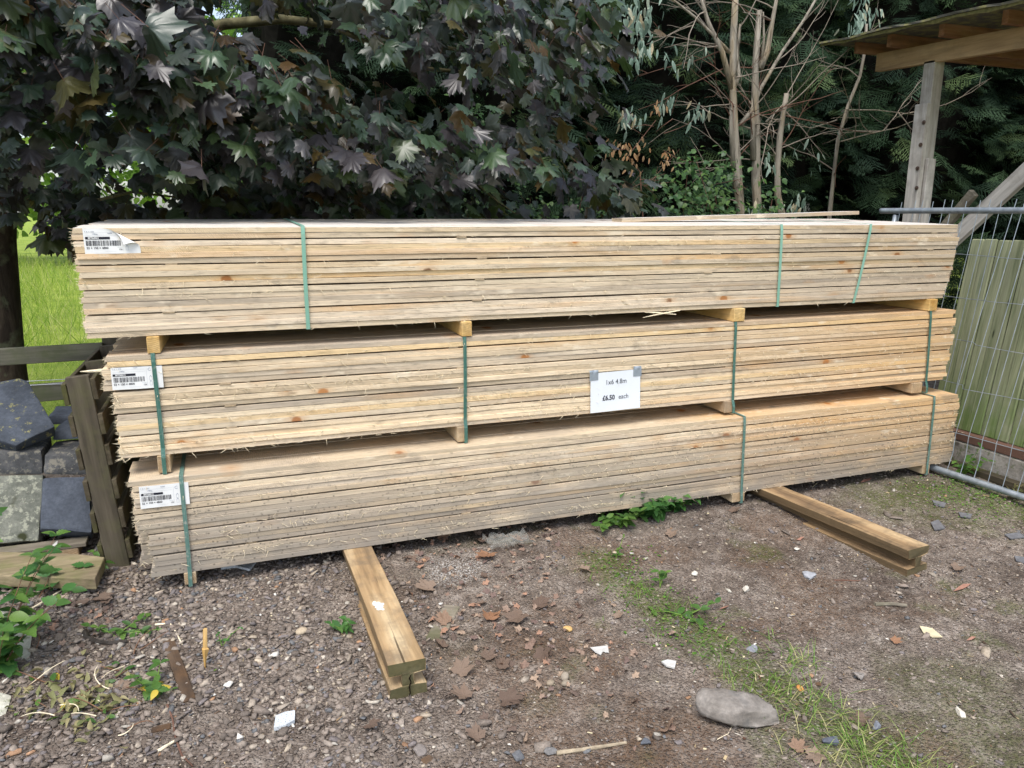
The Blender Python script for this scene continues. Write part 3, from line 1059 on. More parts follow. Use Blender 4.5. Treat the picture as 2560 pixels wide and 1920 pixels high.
# ------------------------------------------------------------------ timbers of the yard
M_GREYWOOD = plank_wood("weathered_grey_timber", (S("5D564B"), S("7C7466"), S("948B7C")), 0, S("5C6040"), 0.55)
M_PALLET_Z = plank_wood("old_pallet_timber_upright", (S("3F3A32"), S("5B5448"), S("766D60")), 2, S("5F5F42"), 0.5)
M_PALLET_Y = plank_wood("old_pallet_timber_along", (S("3A342B"), S("514A3C"), S("6A6152")), 1, S("55572F"), 0.6)
M_SLAT_X = plank_wood("green_tinged_rail", (S("55544A"), S("6E6C5E"), S("85826F")), 0, S("5A6340"), 0.6)
M_POST_OLD = plank_wood("preserved_post_timber", (S("8A7052"), S("B0946E"), S("CDB894")), 1, S("7A6B58"), 0.7, bump=0.9, grain_k=0.8, sides=S("6C5A42"), ends=S("45482F"), cracks=0.8)
M_POST_OLD2 = plank_wood("weathered_post_timber", (S("75604A"), S("9E8361"), S("C0A680")), 1, S("574C3E"), 0.75, bump=0.9, sides=S("5C4E3A"), ends=S("57503A"), cracks=0.9)
M_SHED_Z = plank_wood("silvered_timber_upright", (S("989187"), S("BBB4AA"), S("CEC8BF")), 2, S("7A7167"), 0.4, grain_k=0.7)
M_SHED_Y = plank_wood("warm_beam_timber", (S("8C7354"), S("A98D68"), S("B9A07C")), 1, S("7A6A52"), 0.4, grain_k=0.6)
M_SHED_X = plank_wood("brown_purlin_timber", (S("75543C"), S("936C4E"), S("A9866A")), 0, S("6B5A48"), 0.4, grain_k=0.6)


def i_post(name, label, front, back_y, w, h, mat, seed, rotz=0.0):
    """slotted timber post lying on its side: two flanges and a web, local y runs away from the viewer"""
    rs = random.Random(seed)
    L = back_y - front[1]
    fl, wb = 0.042, 0.046
    s = [(-w / 2, 0), (w / 2, 0), (w / 2, fl), (wb / 2, fl + .004), (wb / 2, h - fl - .004), (w / 2, h - fl), (w / 2, h), (-w / 2, h), (-w / 2, h - fl), (-wb / 2, h - fl - .004),
         (-wb / 2, fl + .004), (-w / 2, fl)]
    mb = MB()
    vs, fs = [], []
    seg = 30
    for i in range(seg + 1):
        y = L * i / seg
        for (x, z) in s:
            vs.append((x + rs.uniform(-.0009, .0009) + .002 * math.sin(y * 5 + z * 40), y + (rs.uniform(-.004, .004) if i in (0, seg) else 0), z + rs.uniform(-.0008, .0008)))
    n = len(s)
    for i in range(seg):
        for q in range(n):
            l = (q + 1) % n
            fs.append((i * n + q, i * n + l, i * n + n + l, i * n + n + q))
    for b0, sgn in ((0, 1), (seg * n, -1)):
        for quad in ((0, 1, 2, 11), (11, 2, 3, 10), (10, 3, 4, 9), (9, 4, 5, 8), (8, 5, 6, 7)):
            q = tuple(b0 + e for e in quad)
            fs.append(q if sgn > 0 else q[::-1])
    mb.add(vs, fs)
    o = mb.build(name, mat, None, loc=front)
    o.rotation_euler = (math.radians(-0.05), 0, rotz)
    bv = o.modifiers.new("edge", 'BEVEL')
    bv.width = 0.0022
    bv.segments = 1
    bv.limit_method = 'ANGLE'
    bv.angle_limit = math.radians(40)
    return tag(o, label, "fence post", "slotted posts under the stack")


p1 = i_post("slotted_post", "slotted timber post with a white splash, jutting out in front of the stack", (1.068, -1.112, -0.081), 0.95, 0.136, 0.138, M_POST_OLD, 3, math.radians(0.6))
p2 = i_post("slotted_post", "weathered slotted timber post under the stack, nearest the mesh fence", (3.612, -1.012, -0.083), 0.95, 0.150, 0.140, M_POST_OLD2, 4, math.radians(7.5))
# dried white splash of lime or bird dropping on the first post, and the split in its end
r_ = random.Random(5)
mb = MB()
for _ in range(26):
    a, d = r_.uniform(0, 6.28), abs(r_.gauss(0, .5))
    x, y, rr = -0.020 + .022 * d * math.cos(a), 0.44 + .05 * d * math.sin(a), r_.uniform(.004, .014)
    vs = [(x, y, 0.1392)] + [(x + rr * r_.uniform(.6, 1.2) * math.cos(t), y + 1.4 * rr * r_.uniform(.6, 1.2) * math.sin(t), 0.1386 + r_.uniform(0, .0004)) for t in np.linspace(0, 5.6, 9)]
    mb.add(vs, [(0, 1 + i, 1 + (i + 1) % 9) for i in range(9)])
mb.build("white_splash", plain("chalky_white", S("DAD8D2"), 0.9, 0.1, var=0.1, scale=60), p1)
cr_ = MB().tube([(0.012, -0.005, 0.092), (0.004, -0.006, 0.078), (0.010, -0.006, 0.062), (0.003, -0.006, 0.045), (0.006, -0.006, 0.02), (0.0, -0.006, 0.004)],
                [.001, .003, .0022, .0032, .002, .001], 5)
cr_.build("split", plain("dark_split", S("1E1812"), 0.9, 0.05), p1)

# upright pallet leaning beside the stack
pal = thing("upright_pallet", "old dark pallet standing on edge between slate blocks and stack", "pallet", (-0.026, 0.245, -0.025), (0, math.radians(-4.6), 0))
for (y, ln) in ((0.0, 0.95), (0.50, 0.93), (0.98, 0.93)):
    MB().box((-0.048, y, 0), (0.048, y + 0.035, ln), 0.003).build("stringer", M_PALLET_Z, pal)
rs = random.Random(9)
for side in (-1, 1):
    for q in range(6):
        z = 0.045 + q * 0.157 + rs.uniform(-.008, .008)
        x0 = 0.0495 if side > 0 else -0.0695
        o = MB().box((0, -0.008 + rs.uniform(0, .012), 0), (0.020, 1.05, 0.098), 0.002).build("deck_board", M_PALLET_Y, pal, loc=(x0, 0, z))
        o.rotation_euler = (math.radians(rs.uniform(-.6, .6)), 0, 0)

# post and rail fence with slack wire
fen = thing("rail_fence", "weathered two rail wooden fence with slack wire at the field edge", "fence", (-0.8, 1.6, 0))
for (z, h, jj) in ((0.757, 0.100, 0.4), (0.520, 0.106, -0.3)):
    o = MB().box((-0.95, 0, 0), (0.62, 0.038, h), 0.004).build("rail", M_SLAT_X, fen, loc=(0, 0, z))
    o.rotation_euler = (0, math.radians(-.9 + jj), 0)
for x in (-0.86, 0.66):
    MB().box((-0.05, 0.042, -0.1), (0.05, 0.13, 1.0), 0.006).build("post", M_PALLET_Z, fen, loc=(x, 0, 0))
M_WIRE = plain("galvanised_wire", S("8B9096"), 0.45, 0.5, 0.7, var=0.1)
for (z0, z1, sag) in ((0.72, 0.655, 0.02), (0.70, 0.62, 0.012), (0.665, 0.64, 0.02)):
    MB().tube([(-0.86 + 1.5 * t, -0.01, z0 + (z1 - z0) * t - sag * math.sin(math.pi * t)) for t in np.linspace(0, 1, 12)], 0.0022, 5, False).build("wire", M_WIRE, fen)


# slate and concrete coping blocks
def stone_mat(name, c0, c1, c2, spot=None, spot_amt=0.0, lich=None, lich_amt=0.0, rough=0.8):
    k = NT(name)
    p = k.n("VectorMath", operation='ADD')
    k.set(p.inputs[0], k.obj())
    r = k.rnd()
    k.set(p.inputs[1], k.comb(k.math('MULTIPLY', r, 13.0), k.math('MULTIPLY', r, 7.0), r))
    p = p.outputs[0]
    n = k.noise(p, 9, 6, 0.62)
    f = k.noise(p, 70, 5, 0.7)
    col = k.ramp(n, [(0.3, c0), (0.5, c1), (0.7, c2)])
    col = k.mix(1.0, col, k.ramp(f, [(0.3, GREY(0.75)), (0.7, GREY(1.25))]), 'MULTIPLY')
    if lich is not None:
        l = k.noise(p, 26, 6, 0.72)
        col = k.mix(k.rng(l, 0.60 - 0.12 * lich_amt, 0.66 - 0.10 * lich_amt), col, lich)
    if spot is not None:
        v = k.vor(p, 13)
        col = k.mix(k.math('MULTIPLY', k.rng(v, 0.36, 0.22), k.rng(k.noise(p, 5, 2), 0.48, 0.54, 0, spot_amt)), col, spot)
    k.bump(k.math('ADD', f, n), 0.45, 0.005)
    return k.fin(col, rough, 0.3)


M_SLATE = stone_mat("blue_slate", S("3E434B"), S("4A505A"), S("5A606A"))
M_SLATE_L = stone_mat("slate_with_yellow_lichen", S("3C4148"), S("484E57"), S("565C66"), lich=S("8E8A5C"), lich_amt=0.25)
M_DARKSTONE = stone_mat("dark_block", S("3A3B3C"), S("4C4D4E"), S("626160"), lich=S("7B776C"), lich_amt=0.6)
M_LICHEN = stone_mat("lichened_concrete", S("565850"), S("6C6E64"), S("828378"), S("33361F"), 1.0, S("9A9B8A"), 0.7)
M_LIME = stone_mat("cream_limestone", S("9E9C8C"), S("B5B2A2"), S("C9C6B8"), lich=S("7F8268"), lich_amt=0.4)
M_CONC = stone_mat("grey_concrete", S("726C64"), S("867F77"), S("989189"), S("6A6865"), 0.5)
M_FOUND = stone_mat("old_foundation_concrete", S("77726A"), S("928C83"), S("A7A198"), S("3B352D"), 1.0, S("6E7356"), 0.5)


def slab(name, label, corners, thick, mat, cat, group=None, bev=0.012, rough=0.003, seed=0, push=None):
    """a block whose visible face has the given four corners; thickness runs back from that face"""
    c = [Vector(q) for q in corners]
    n = (c[1] - c[0]).cross(c[3] - c[0]).normalized()
    if n.dot(Vector(CAM) - c[0]) < 0:
        n = -n
    back = -n * thick if push is None else Vector(push)
    org = sum(c, Vector()) / 4 + back * .5
    org.z = min(min(q.z, (q + back).z) for q in c)
    bm = bmesh.new()
    vs = [bm.verts.new(q - org) for q in c] + [bm.verts.new(q + back - org) for q in c]
    for f in ((0, 1, 2, 3), (7, 6, 5, 4), (0, 4, 5, 1), (1, 5, 6, 2), (2, 6, 7, 3), (3, 7, 4, 0)):
        bm.faces.new([vs[i] for i in f])
    bmesh.ops.recalc_face_normals(bm, faces=bm.faces)
    bmesh.ops.bevel(bm, geom=list(bm.edges), offset=bev, segments=2, affect='EDGES', profile=0.6)
    bmesh.ops.triangulate(bm, faces=bm.faces)
    bmesh.ops.subdivide_edges(bm, edges=[e for e in bm.edges if e.calc_length() > 0.05], cuts=3, use_grid_fill=True)
    rs_ = random.Random(seed)
    for v in bm.verts:
        nn = noise.noise_vector(v.co * 14 + Vector((seed, 0, 0)))
        v.co += nn * rough * 1.6 + Vector((rs_.uniform(-1, 1), rs_.uniform(-1, 1), rs_.uniform(-1, 1))) * rough * .25
    me = bpy.data.meshes.new(name)
    bm.to_mesh(me)
    bm.free()
    me.materials.append(mat)
    for pgn in me.polygons:
        pgn.use_smooth = True
    if hasattr(me, "set_sharp_from_angle"):
        me.set_sharp_from_angle(angle=math.radians(38))
    o = link(name, me, None, org)
    return tag(o, label, cat, group)


GB = "coping blocks piled beside the pallet"
A = atY
slab("coping_block", "lichen spotted grey concrete block at the bottom of the pile", (A(-60, 1362, .50), A(97, 1351, .50), A(110, 1186, .66), A(-60, 1190, .66)), 0.13, M_LICHEN, "coping block", GB, seed=1)
slab("coping_block", "plain blue slate block at the bottom, beside the standing pallet", (A(99, 1322, .46), A(230, 1332, .46), A(224, 1190, .62), A(106, 1194, .62)), 0.12, M_SLATE, "coping block", GB, 0.016, seed=2)
slab("coping_block", "long dark block above the lichen spotted one", (A(-60, 1191, .66), A(108, 1186, .66), A(104, 1128, .68), A(-60, 1132, .68)), 0.24, M_DARKSTONE, "coping block", GB, seed=3, push=(0, .26, .004))
slab("coping_block", "rough pale flecked block above the plain blue slate one", (A(110, 1188, .63), A(222, 1187, .63), A(216, 1133, .66), A(108, 1139, .66)), 0.24, M_DARKSTONE, "coping block", GB, 0.018, 0.006, 4, push=(0.01, .24, .01))
slab("coping_block", "slate block set back beneath the tilted slab", (A(130, 1101, .86), A(210, 1097, .84), A(208, 1064, .86), A(131, 1078, .88)), 0.2, M_SLATE, "coping block", GB, seed=5, push=(0.02, .22, .004))
slab("coping_block", "rearmost grey slate block by the fence rail", (A(118, 1062, 1.1), A(190, 1060, 1.1), A(188, 1040, 1.12), A(118, 1042, 1.12)), 0.2, M_SLATE, "coping block", GB, seed=6, push=(0.0, .24, .004))
slab("coping_block", "big tilted slate slab with yellow lichen on top of the pile", (A(-42, 1095, .70), A(40, 1112, .66), A(136, 1066, .72), A(62, 950, 1.0)), 0.09, M_SLATE_L, "coping block", GB, 0.014, seed=7) if False else None
# the tilted slab has five corners; built as a prism
cs = [A(-70, 1075, .72), A(38, 1113, .66), A(137, 1066, .74), A(70, 952, .98), A(46, 944, 1.0), A(-70, 968, .96)]
nn_ = (cs[1] - cs[0]).cross(cs[3] - cs[0]).normalized()
if nn_.dot(Vector(CAM) - cs[0]) < 0:
    nn_ = -nn_
org = sum(cs, Vector()) / 6
bm = bmesh.new()
f0 = [bm.verts.new(q - org) for q in cs]
f1 = [bm.verts.new(q - nn_ * .075 - org) for q in cs]
bm.faces.new(f0)
bm.faces.new(f1[::-1])
for i in range(6):
    bm.faces.new([f0[i], f1[i], f1[(i + 1) % 6], f0[(i + 1) % 6]])
bmesh.ops.recalc_face_normals(bm, faces=bm.faces)
bmesh.ops.bevel(bm, geom=list(bm.edges), offset=0.010, segments=2, affect='EDGES', profile=0.6)
bmesh.ops.triangulate(bm, faces=bm.faces)
bmesh.ops.subdivide_edges(bm, edges=[e for e in bm.edges if e.calc_length() > 0.06], cuts=3, use_grid_fill=True)
for v in bm.verts:
    v.co += noise.noise_vector(v.co * 9) * 0.006
me = bpy.data.meshes.new("coping_block")
bm.to_mesh(me)
bm.free()
me.materials.append(M_SLATE_L)
tag(link("coping_block", me, None, org), "big tilted slate slab with yellow lichen on top of the pile", "coping block", GB)

# low pallet that carries the blocks
lp = thing("block_pallet", "low broken pallet under the slate and concrete blocks", "pallet", (-0.40, 0.52, -0.02))
for i, (y, z, rz) in enumerate(((-.05, 0.060, .8), (0.18, 0.062, -.4), (0.40, 0.060, .3))):
    o = MB().box((-0.62, -0.045, 0), (0.215, 0.045, 0.020), 0.002).build("deck_board", M_GREYWOOD, lp, loc=(0, y, z))
    o.rotation_euler = (0, 0, math.radians(rz))
for x in (-0.5, 0.13):
    MB().box((-0.05, -0.04, 0), (0.05, 0.06, 0.058), 0.003).build("block", M_BEARER_OLD, lp, loc=(x, -.05, 0))
    MB().box((-0.05, 0.16, 0), (0.05, 0.26, 0.058), 0.003).build("block", M_BEARER_OLD, lp, loc=(x, 0.1, 0))

M_BEAM = plank_wood("brown_green_beam", (S("6E6350"), S("8C7D64"), S("A29476")), 0, S("6A7040"), 0.5, bump=0.8)
zb = 0.075
g = lambda u, v: Vector(CAM + ray(u, v) * (zb - CAM[2]) / ray(u, v)[2])
c0 = [g(-90, 1436), g(238, 1446), g(262, 1392), g(190, 1384), g(-90, 1376)]
mb = MB()
top = [q for q in c0]
bot = [q - Vector((0, 0, 0.055)) for q in c0]
mb.add(top + bot, [(0, 1, 2, 3, 4), (9, 8, 7, 6, 5)] + [(i, 5 + i, 5 + (i + 1) % 5, (i + 1) % 5) for i in range(5)])
bmw = mb.build("old_beam", M_BEAM)
bv = bmw.modifiers.new("edge", 'BEVEL')
bv.width, bv.segments = 0.005, 2
tag(bmw, "broken ended timber lying in front of the coping blocks", "timber")
zb = 0.022
o = MB().box((-.05, -.03, 0), (.05, .03, .04), .003).build("timber_offcut", M_GREYWOOD, None, loc=tuple(atG(60, 1475) + Vector((0, 0.02, 0.028))), )
o.scale = (.9, 1.2, 1.5)
o.rotation_euler = (0, 0, math.radians(6))
tag(o, "pale square offcut behind the green bramble", "timber offcut")
o = MB().box((-.14, -.045, -.02), (.10, .045, .020), .003).build("timber_offcut", M_GREYWOOD, None, loc=tuple(atG(150, 1470) + Vector((0.02, 0.11, 0.0))))
tag(o, "flat offcut wedged under the broken ended timber", "timber offcut")
slab("limestone_block", "cream limestone lump at the edge behind the bramble leaves", (atG(-70, 1700), atG(80, 1655) + Vector((0, 0, .0)), atG(84, 1600) + Vector((0, .02, .05)), atG(-70, 1560) + Vector((0, .02, .12))),
     0.12, M_LIME, "stone", None, 0.014, 0.006, 8, push=(-.06, .12, -.03))
slab("limestone_block", "pale flat stone edge beneath the bramble in the corner", (atG(-60, 1800), atG(8, 1812), atG(32, 1750) + Vector((0, 0, .02)), atG(-60, 1735) + Vector((0, 0, .05))),
     0.1, M_LIME, "stone", None, 0.010, 0.004, 9, push=(-.05, .05, -.06))

# ------------------------------------------------------------------ open shed
SHL = 0.041
shed = thing("open_shed", "open timber shed corner with mossy sheet roof and bolted post", "shed", (5.86, 1.3, 0))
zs_ = lambda y: SHL * (y - 0.57)                     # beam and roof fall slightly towards the viewer (local y)
MB().box((0, -0.03, -0.05), (0.105, 0.075, 2.815), 0.004).build("post", M_SHED_Z, shed)
MB().box((-0.044, -0.045, -0.05), (-0.002, 0.075, 2.49), 0.003).build("splice_plate", M_SHED_Z, shed)
MB().box((0.014, -0.064, -0.05), (0.096, -0.032, 2.07), 0.003).build("splice_plate", M_SHED_Z, shed)
M_BOLT = plain("rusty_bolt", S("6B5A50"), 0.5, 0.5, 0.6)
for (u, v) in ((2310, 306), (2302, 362), (2294, 421), (2292, 470)):
    q = atX(u, v, 5.814)
    bo = MB().tube([(0, 0, 0), (-0.004, 0, 0)], 0.017, 14).build("bolt", M_BOLT, shed, loc=(q.x - 5.86, q.y - 1.3, q.z))
    MB().tube([(-0.004, 0, 0), (-0.014, 0, 0)], 0.009, 6).build("nut", M_BOLT, bo)
bm_ = MB()
vs = []
for (y, yy) in ((0.57, 0), (-2.6, 1)):
    for (x, z) in ((0, 2.820), (0.06, 2.820), (0.06, 2.962), (0, 2.962)):
        vs.append((x, y, z + zs_(y)))
bm_.add(vs, [(0, 1, 2, 3), (7, 6, 5, 4), (0, 4, 5, 1), (1, 5, 6, 2), (2, 6, 7, 3), (3, 7, 4, 0)]).build("beam", M_SHED_Y, shed)
for y in (0.63, 0.28, -0.21, -0.72, -1.2, -1.7):
    MB().box((-0.17, -0.024, 0), (2.6, 0.024, 0.092), 0.002).build("purlin", M_SHED_X, shed, loc=(0, y, 2.964 + zs_(y)))
k = NT("mossy_roof_sheet")
n = k.noise(k.obj(), 12, 6, .65)
col = k.mix(k.rng(n, .45, .6), S("55534C"), S("7A7650"))
k.bump(k.noise(k.obj(), 60, 4), .4, .004)
M_ROOF = k.fin(col, 0.9, 0.2)
mb = MB()
vs, fs = [], []
ys = np.linspace(0.86, -2.6, 40)
rs = random.Random(4)
for y in ys:
    wv_ = 0.006 * math.sin(y * 9) + rs.uniform(-.003, .003)
    for (x, z) in ((-0.36 + rs.uniform(-.006, .006), 3.064), (2.7, 3.066), (2.7, 3.086), (-0.36 + rs.uniform(-.006, .006), 3.080)):
        vs.append((x, y, z + zs_(y) + wv_ * (1 if x < 0 else .2) - (0.012 if x < 0 else 0)))
for i in range(len(ys) - 1):
    for q in range(4):
        fs.append((i * 4 + q, i * 4 + (q + 1) % 4, i * 4 + 4 + (q + 1) % 4, i * 4 + 4 + q))
fs += [(0, 3, 2, 1), tuple(len(vs) - 4 + e for e in (0, 1, 2, 3))]
mb.add(vs, fs).build("roof_sheet", M_ROOF, shed)
mb = MB()
vs, fs = [], []
for y in ys[::1]:
    t = 0.010 + 0.006 * math.sin(y * 14) + rs.uniform(0, .010)
    vs += [(-0.352, y, 3.052 + zs_(y)), (-0.350, y, 3.056 + zs_(y) - t - .012), (-0.335, y, 3.050 + zs_(y))]
for i in range(len(ys) - 1):
    for q in range(3):
        fs.append((i * 3 + q, i * 3 + (q + 1) % 3, i * 3 + 3 + (q + 1) % 3, i * 3 + 3 + q))
mb.add(vs, fs).build("moss_fringe", plain("moss", S("5E5A38"), 0.95, 0.05, var=0.35, scale=40, bump=.5), shed)


def oriented_plank(a, b, w, t, name, mat, parent, up=Vector((1, 0, 0))):
    a, b = Vector(a), Vector(b)
    d = (b - a).normalized()
    s = (up - d * up.dot(d)).normalized()
    u = d.cross(s)
    L = (b - a).length
    o = MB().box((-t / 2, -w / 2, 0), (t / 2, w / 2, L), 0.003).build(name, mat, parent)
    o.matrix_local = Matrix(((s.x, u.x, d.x, a.x), (s.y, u.y, d.y, a.y), (s.z, u.z, d.z, a.z), (0, 0, 0, 1)))
    return o


oriented_plank((0.03, -0.02, 1.12), (0.03, -1.75, 2.74), 0.115, 0.05, "brace", M_SHED_Z, shed)
oriented_plank((0.12, 0.05, 1.25), (0.12, -0.42, 1.80), 0.07, 0.045, "brace", M_GREYWOOD, shed)

# ------------------------------------------------------------------ boarded panel on its concrete footing
k = NT("algae_green_boards")
p = k.n("VectorMath", operation='ADD')
k.set(p.inputs[0], k.obj())
r = k.rnd()
k.set(p.inputs[1], k.comb(k.math('MULTIPLY', r, 9.0), k.math('MULTIPLY', r, 23.0), k.math('MULTIPLY', r, 5.0)))
p = p.outputs[0]
st = k.noise(k.mapping(p, (10, 26, 1.6)), 1.0, 5, .62)
col = k.ramp(st, [(0.25, S("566048")), (0.42, S("7A8062")), (0.58, S("94977A")), (0.75, S("707A62"))])
col = k.mix(1.0, col, k.ramp(r, [(0, GREY(0.85)), (1, GREY(1.12))]), 'MULTIPLY')
z = k.sep(k.pos())[2]
col = k.mix(k.math('MULTIPLY', k.rng(z, 0.75, 0.15), k.rng(k.noise(p, 6, 4), .35, .6, 0, .8)), col, S("57702F"))
gr = k.noise(k.mapping(p, (60, 80, 2.5)), 1.0, 4)
col = k.mix(1.0, col, k.ramp(gr, [(0.3, GREY(0.8)), (0.7, GREY(1.15))]), 'MULTIPLY')
kd = k.vor(k.mapping(p, (5, 10, 2.2)), 1.3)
col = k.mix(k.rng(kd, 0.10, 0.05, 0, .85), col, S("2E2E22"))
k.bump(gr, .4, .003)
M_ALGAE = k.fin(col, 0.85, 0.15)
lean = math.atan(0.15 / 1.1)
pan = thing("boarded_panel", "leaning panel of green algae stained boards behind the mesh fence", "fence panel", (5.185, 0.345, 0.20), (0, lean, 0))
rs = random.Random(14)
for i in range(14):
    o = MB().box((-0.008, -0.0970, 0), (0.012, -0.0025, 1.285 + rs.uniform(-.001, .001)), 0.006).build("board", M_ALGAE, pan, loc=(0.0 if i % 2 else 0.006, -i * 0.0985, rs.uniform(-.002, .002)))
for z in (0.22, 1.05):
    MB().box((0.020, -1.38, z), (0.06, -0.01, z + 0.08), .003).build("rail", M_GREYWOOD, pan)
k = NT("flaking_brown_paint")
n = k.noise(k.mapping(k.obj(), (30, 9, 30)), 1.0, 5, .7)
col = k.mix(k.rng(n, .63, .66), S("6A5044"), S("C9BBA0"))
k.bump(n, .5, .003)
M_FLAKE = k.fin(col, .8, .2)
slb = MB().box((-0.02, -1.35, 0), (0.045, 0.15, 0.062), .004).build("sill_board", M_FLAKE, None, loc=(5.155, 0.18, 0.137))
tag(slb, "flaking red brown sill board below the green boarded panel", "sill board")
fo = MB().box((-0.03, -1.35, -0.2), (0.22, 0.35, 0.134), .01).build("concrete_footing", M_FOUND, None, loc=(5.165, 0.18, 0.0))
tag(fo, "pitted concrete footing below the green boarded panel", "footing")
o = MB().box((-.03, -1.0, 0), (.03, .06, .045), .004).build("timber_offcut", M_PALLET_Y, None, loc=(5.065, 0.02, -0.03))
tag(o, "dark rotten timber along the foot of the concrete footing", "timber offcut")

# ------------------------------------------------------------------ welded mesh fence panel, leaning
k = NT("galvanised_steel")
n = k.noise(k.obj(), 25, 5)
col = k.ramp(n, [(0.3, S("8A939A")), (0.7, S("AEB6BC"))])
M_GALV = k.fin(col, 0.42, 0.5, 0.55)
mf = thing("mesh_fence_panel", "leaning galvanised mesh fence panel with tube frame at the stack end", "fence panel", (4.80, 0.0, -0.03))


def xb(y):
    return (4.791 - 0.175 * (y + 0.016)) if y < 0.0 else 4.95


xt = lambda y: 5.20
MB().tube([(4.77 - 4.8, 0.13, 0.052), (4.791 - 4.8, -0.016, 0.050), (4.893 - 4.8, -0.598, 0.030), (5.0 - 4.8, -1.25, .01)], 0.021, 12).build("bottom_tube", M_GALV, mf, sm=True)
MB().tube([(0.395, 1.0, 1.690), (0.40, 0.98, 1.690), (0.40, 0.2, 1.691), (0.40, -0.6, 1.688), (0.40, -1.3, 1.686)], 0.0205, 12).build("top_tube", M_GALV, mf, sm=True)
MB().tube([(0.402, 0.86, 1.66), (0.34, 0.87, 1.2), (0.24, 0.88, 0.5), (0.17, .88, .03)], 0.019, 10).build("side_tube", M_GALV, mf, sm=True)
rs = random.Random(2)
y = 0.80
zz = [0.0, 0.14, 0.264, 0.547, 0.822, 1.098, 1.373, 1.66, 1.72]


def mesh_pt(y, z):
    t = z / 1.66
    q = max(0.0, 1 - z / 0.30)
    return Vector((xb(y) + (xt(y) - xb(y)) * (t if z > 0.27 else (t + 0.05 * math.sin(math.pi * z / .27))) - 4.8, y - 0.012 * q, z + 0.03))


while y > -1.25:
    e = rs.uniform(-.02, .02)
    ks = rs.uniform(-.010, .010)
    MB().tube([mesh_pt(y + e * (z / 1.7) + (ks if .1 < z < .3 else 0), z + (rs.uniform(0, .02) if z > 1.7 else 0)) + Vector((-0.006, 0, 0)) for z in zz], 0.0024, 6, False).build("vertical_wire", M_GALV, mf, sm=True)
    y -= 0.0845
for z in (0.264, 0.547, 0.822, 1.098, 1.373):
    MB().tube([mesh_pt(y, z) + Vector((0.0, 0, .004 * math.sin(y * 7 + z * 9))) for y in np.linspace(0.84, -1.25, 26)], 0.0024, 6, False).build("cross_wire", M_GALV, mf, sm=True)
# ------------------------------------------------------------------ foliage materials and templates
def leaf_mat(name, stops, rough=0.45, spec=0.5, trans=0.2, tcol=None, by_object=False, vein=0.0):
    k = NT(name)
    r = k.rnd() if by_object else k.attr("rnd")
    col = k.ramp(r, stops)
    n = k.noise(k.obj() if by_object else k.pos(), 40, 3)
    col = k.mix(1.0, col, k.ramp(n, [(0.3, GREY(0.8)), (0.7, GREY(1.2))]), 'MULTIPLY')
    k.fin(col, rough, spec)
    if trans:
        k.translucent(k.mix(1.0, col, tcol or GREY(1.6), 'MULTIPLY'), trans)
    return k.mat


MAPLE_STOPS = [(0.0, (.042, .037, .042)), (0.16, (.058, .050, .053)), (0.34, (.046, .056, .047)), (0.60, (.042, .072, .046)), (0.84, (.058, .100, .042)),
               (0.95, (.060, .045, .012)), (1.0, (.09, .05, .014))]
M_MAPLE = leaf_mat("purple_maple_leaf", MAPLE_STOPS, 0.36, 0.72, 0.14, (1.6, 1.7, 0.6, 1))
M_MAPLE_O = leaf_mat("purple_maple_leaf_near", MAPLE_STOPS, 0.36, 0.72, 0.14, (1.6, 1.7, 0.6, 1), True)
M_CYPRESS = leaf_mat("cypress_spray", [(0, (.016, .034, .020)), (.5, (.030, .060, .030)), (.85, (.050, .090, .038)), (1, (.085, .125, .046))], 0.7, 0.2, 0.12)
M_GUM = leaf_mat("gum_leaf", [(0, (.13, .20, .15)), (.6, (.20, .28, .22)), (.85, (.30, .38, .30)), (1, (.45, .36, .22))], 0.5, 0.4, 0.2)
M_BRAMBLE = leaf_mat("bramble_leaf", [(0, (.03, .075, .025)), (.6, (.055, .12, .035)), (1, (.11, .19, .05))], 0.45, 0.4, 0.25)
M_WEED = leaf_mat("weed_leaf", [(0, (.045, .11, .025)), (.5, (.075, .165, .03)), (1, (.14, .24, .05))], 0.45, 0.4, 0.3, (1.5, 1.6, .8, 1), True)
M_NETTLE = leaf_mat("nettle_leaf", [(0, (.035, .11, .025)), (.6, (.06, .16, .035)), (1, (.10, .21, .05))], 0.5, 0.4, 0.25, None, True)
M_WILT = leaf_mat("wilted_leaf", [(0, (.16, .19, .07)), (.5, (.25, .24, .11)), (1, (.36, .31, .16))], 0.6, 0.3, 0.25, None, True)
M_YELLOW = leaf_mat("yellow_leaf", [(0, (.55, .42, .05)), (1, (.65, .5, .08))], 0.5, 0.3, 0.3, None, True)
M_GRASSB = leaf_mat("grass_blade", [(0, (.07, .17, .025)), (.5, (.13, .25, .04)), (.8, (.24, .33, .08)), (1, (.46, .42, .2))], 0.5, 0.3, 0.3)
M_MEADOW = leaf_mat("meadow_blade", [(0, (.12, .22, .03)), (.4, (.27, .38, .05)), (.8, (.44, .50, .11)), (1, (.56, .50, .26))], 0.5, 0.3, 0.45)  # sunlight on the field is put into these bright blade colours
M_FARLEAF = leaf_mat("distant_leaf", [(0, (.08, .16, .02)), (.5, (.15, .27, .04)), (1, (.26, .38, .07))], 0.6, 0.2, 0.35)
M_DEAD = leaf_mat("dead_leaf", [(0, (.13, .090, .068)), (.4, (.19, .135, .10)), (.75, (.26, .19, .14)), (1, (.30, .16, .09))], 0.75, 0.15, 0.1, None, True)
M_DRYLEAF = leaf_mat("dry_hanging_leaf", [(0, (.30, .16, .07)), (1, (.48, .32, .18))], 0.6, 0.2, 0.2)
M_BARK = None
k = NT("maple_bark")
v = k.noise(k.mapping(k.obj(), (9, 9, 2.2)), 1.0, 6, .7, .5)
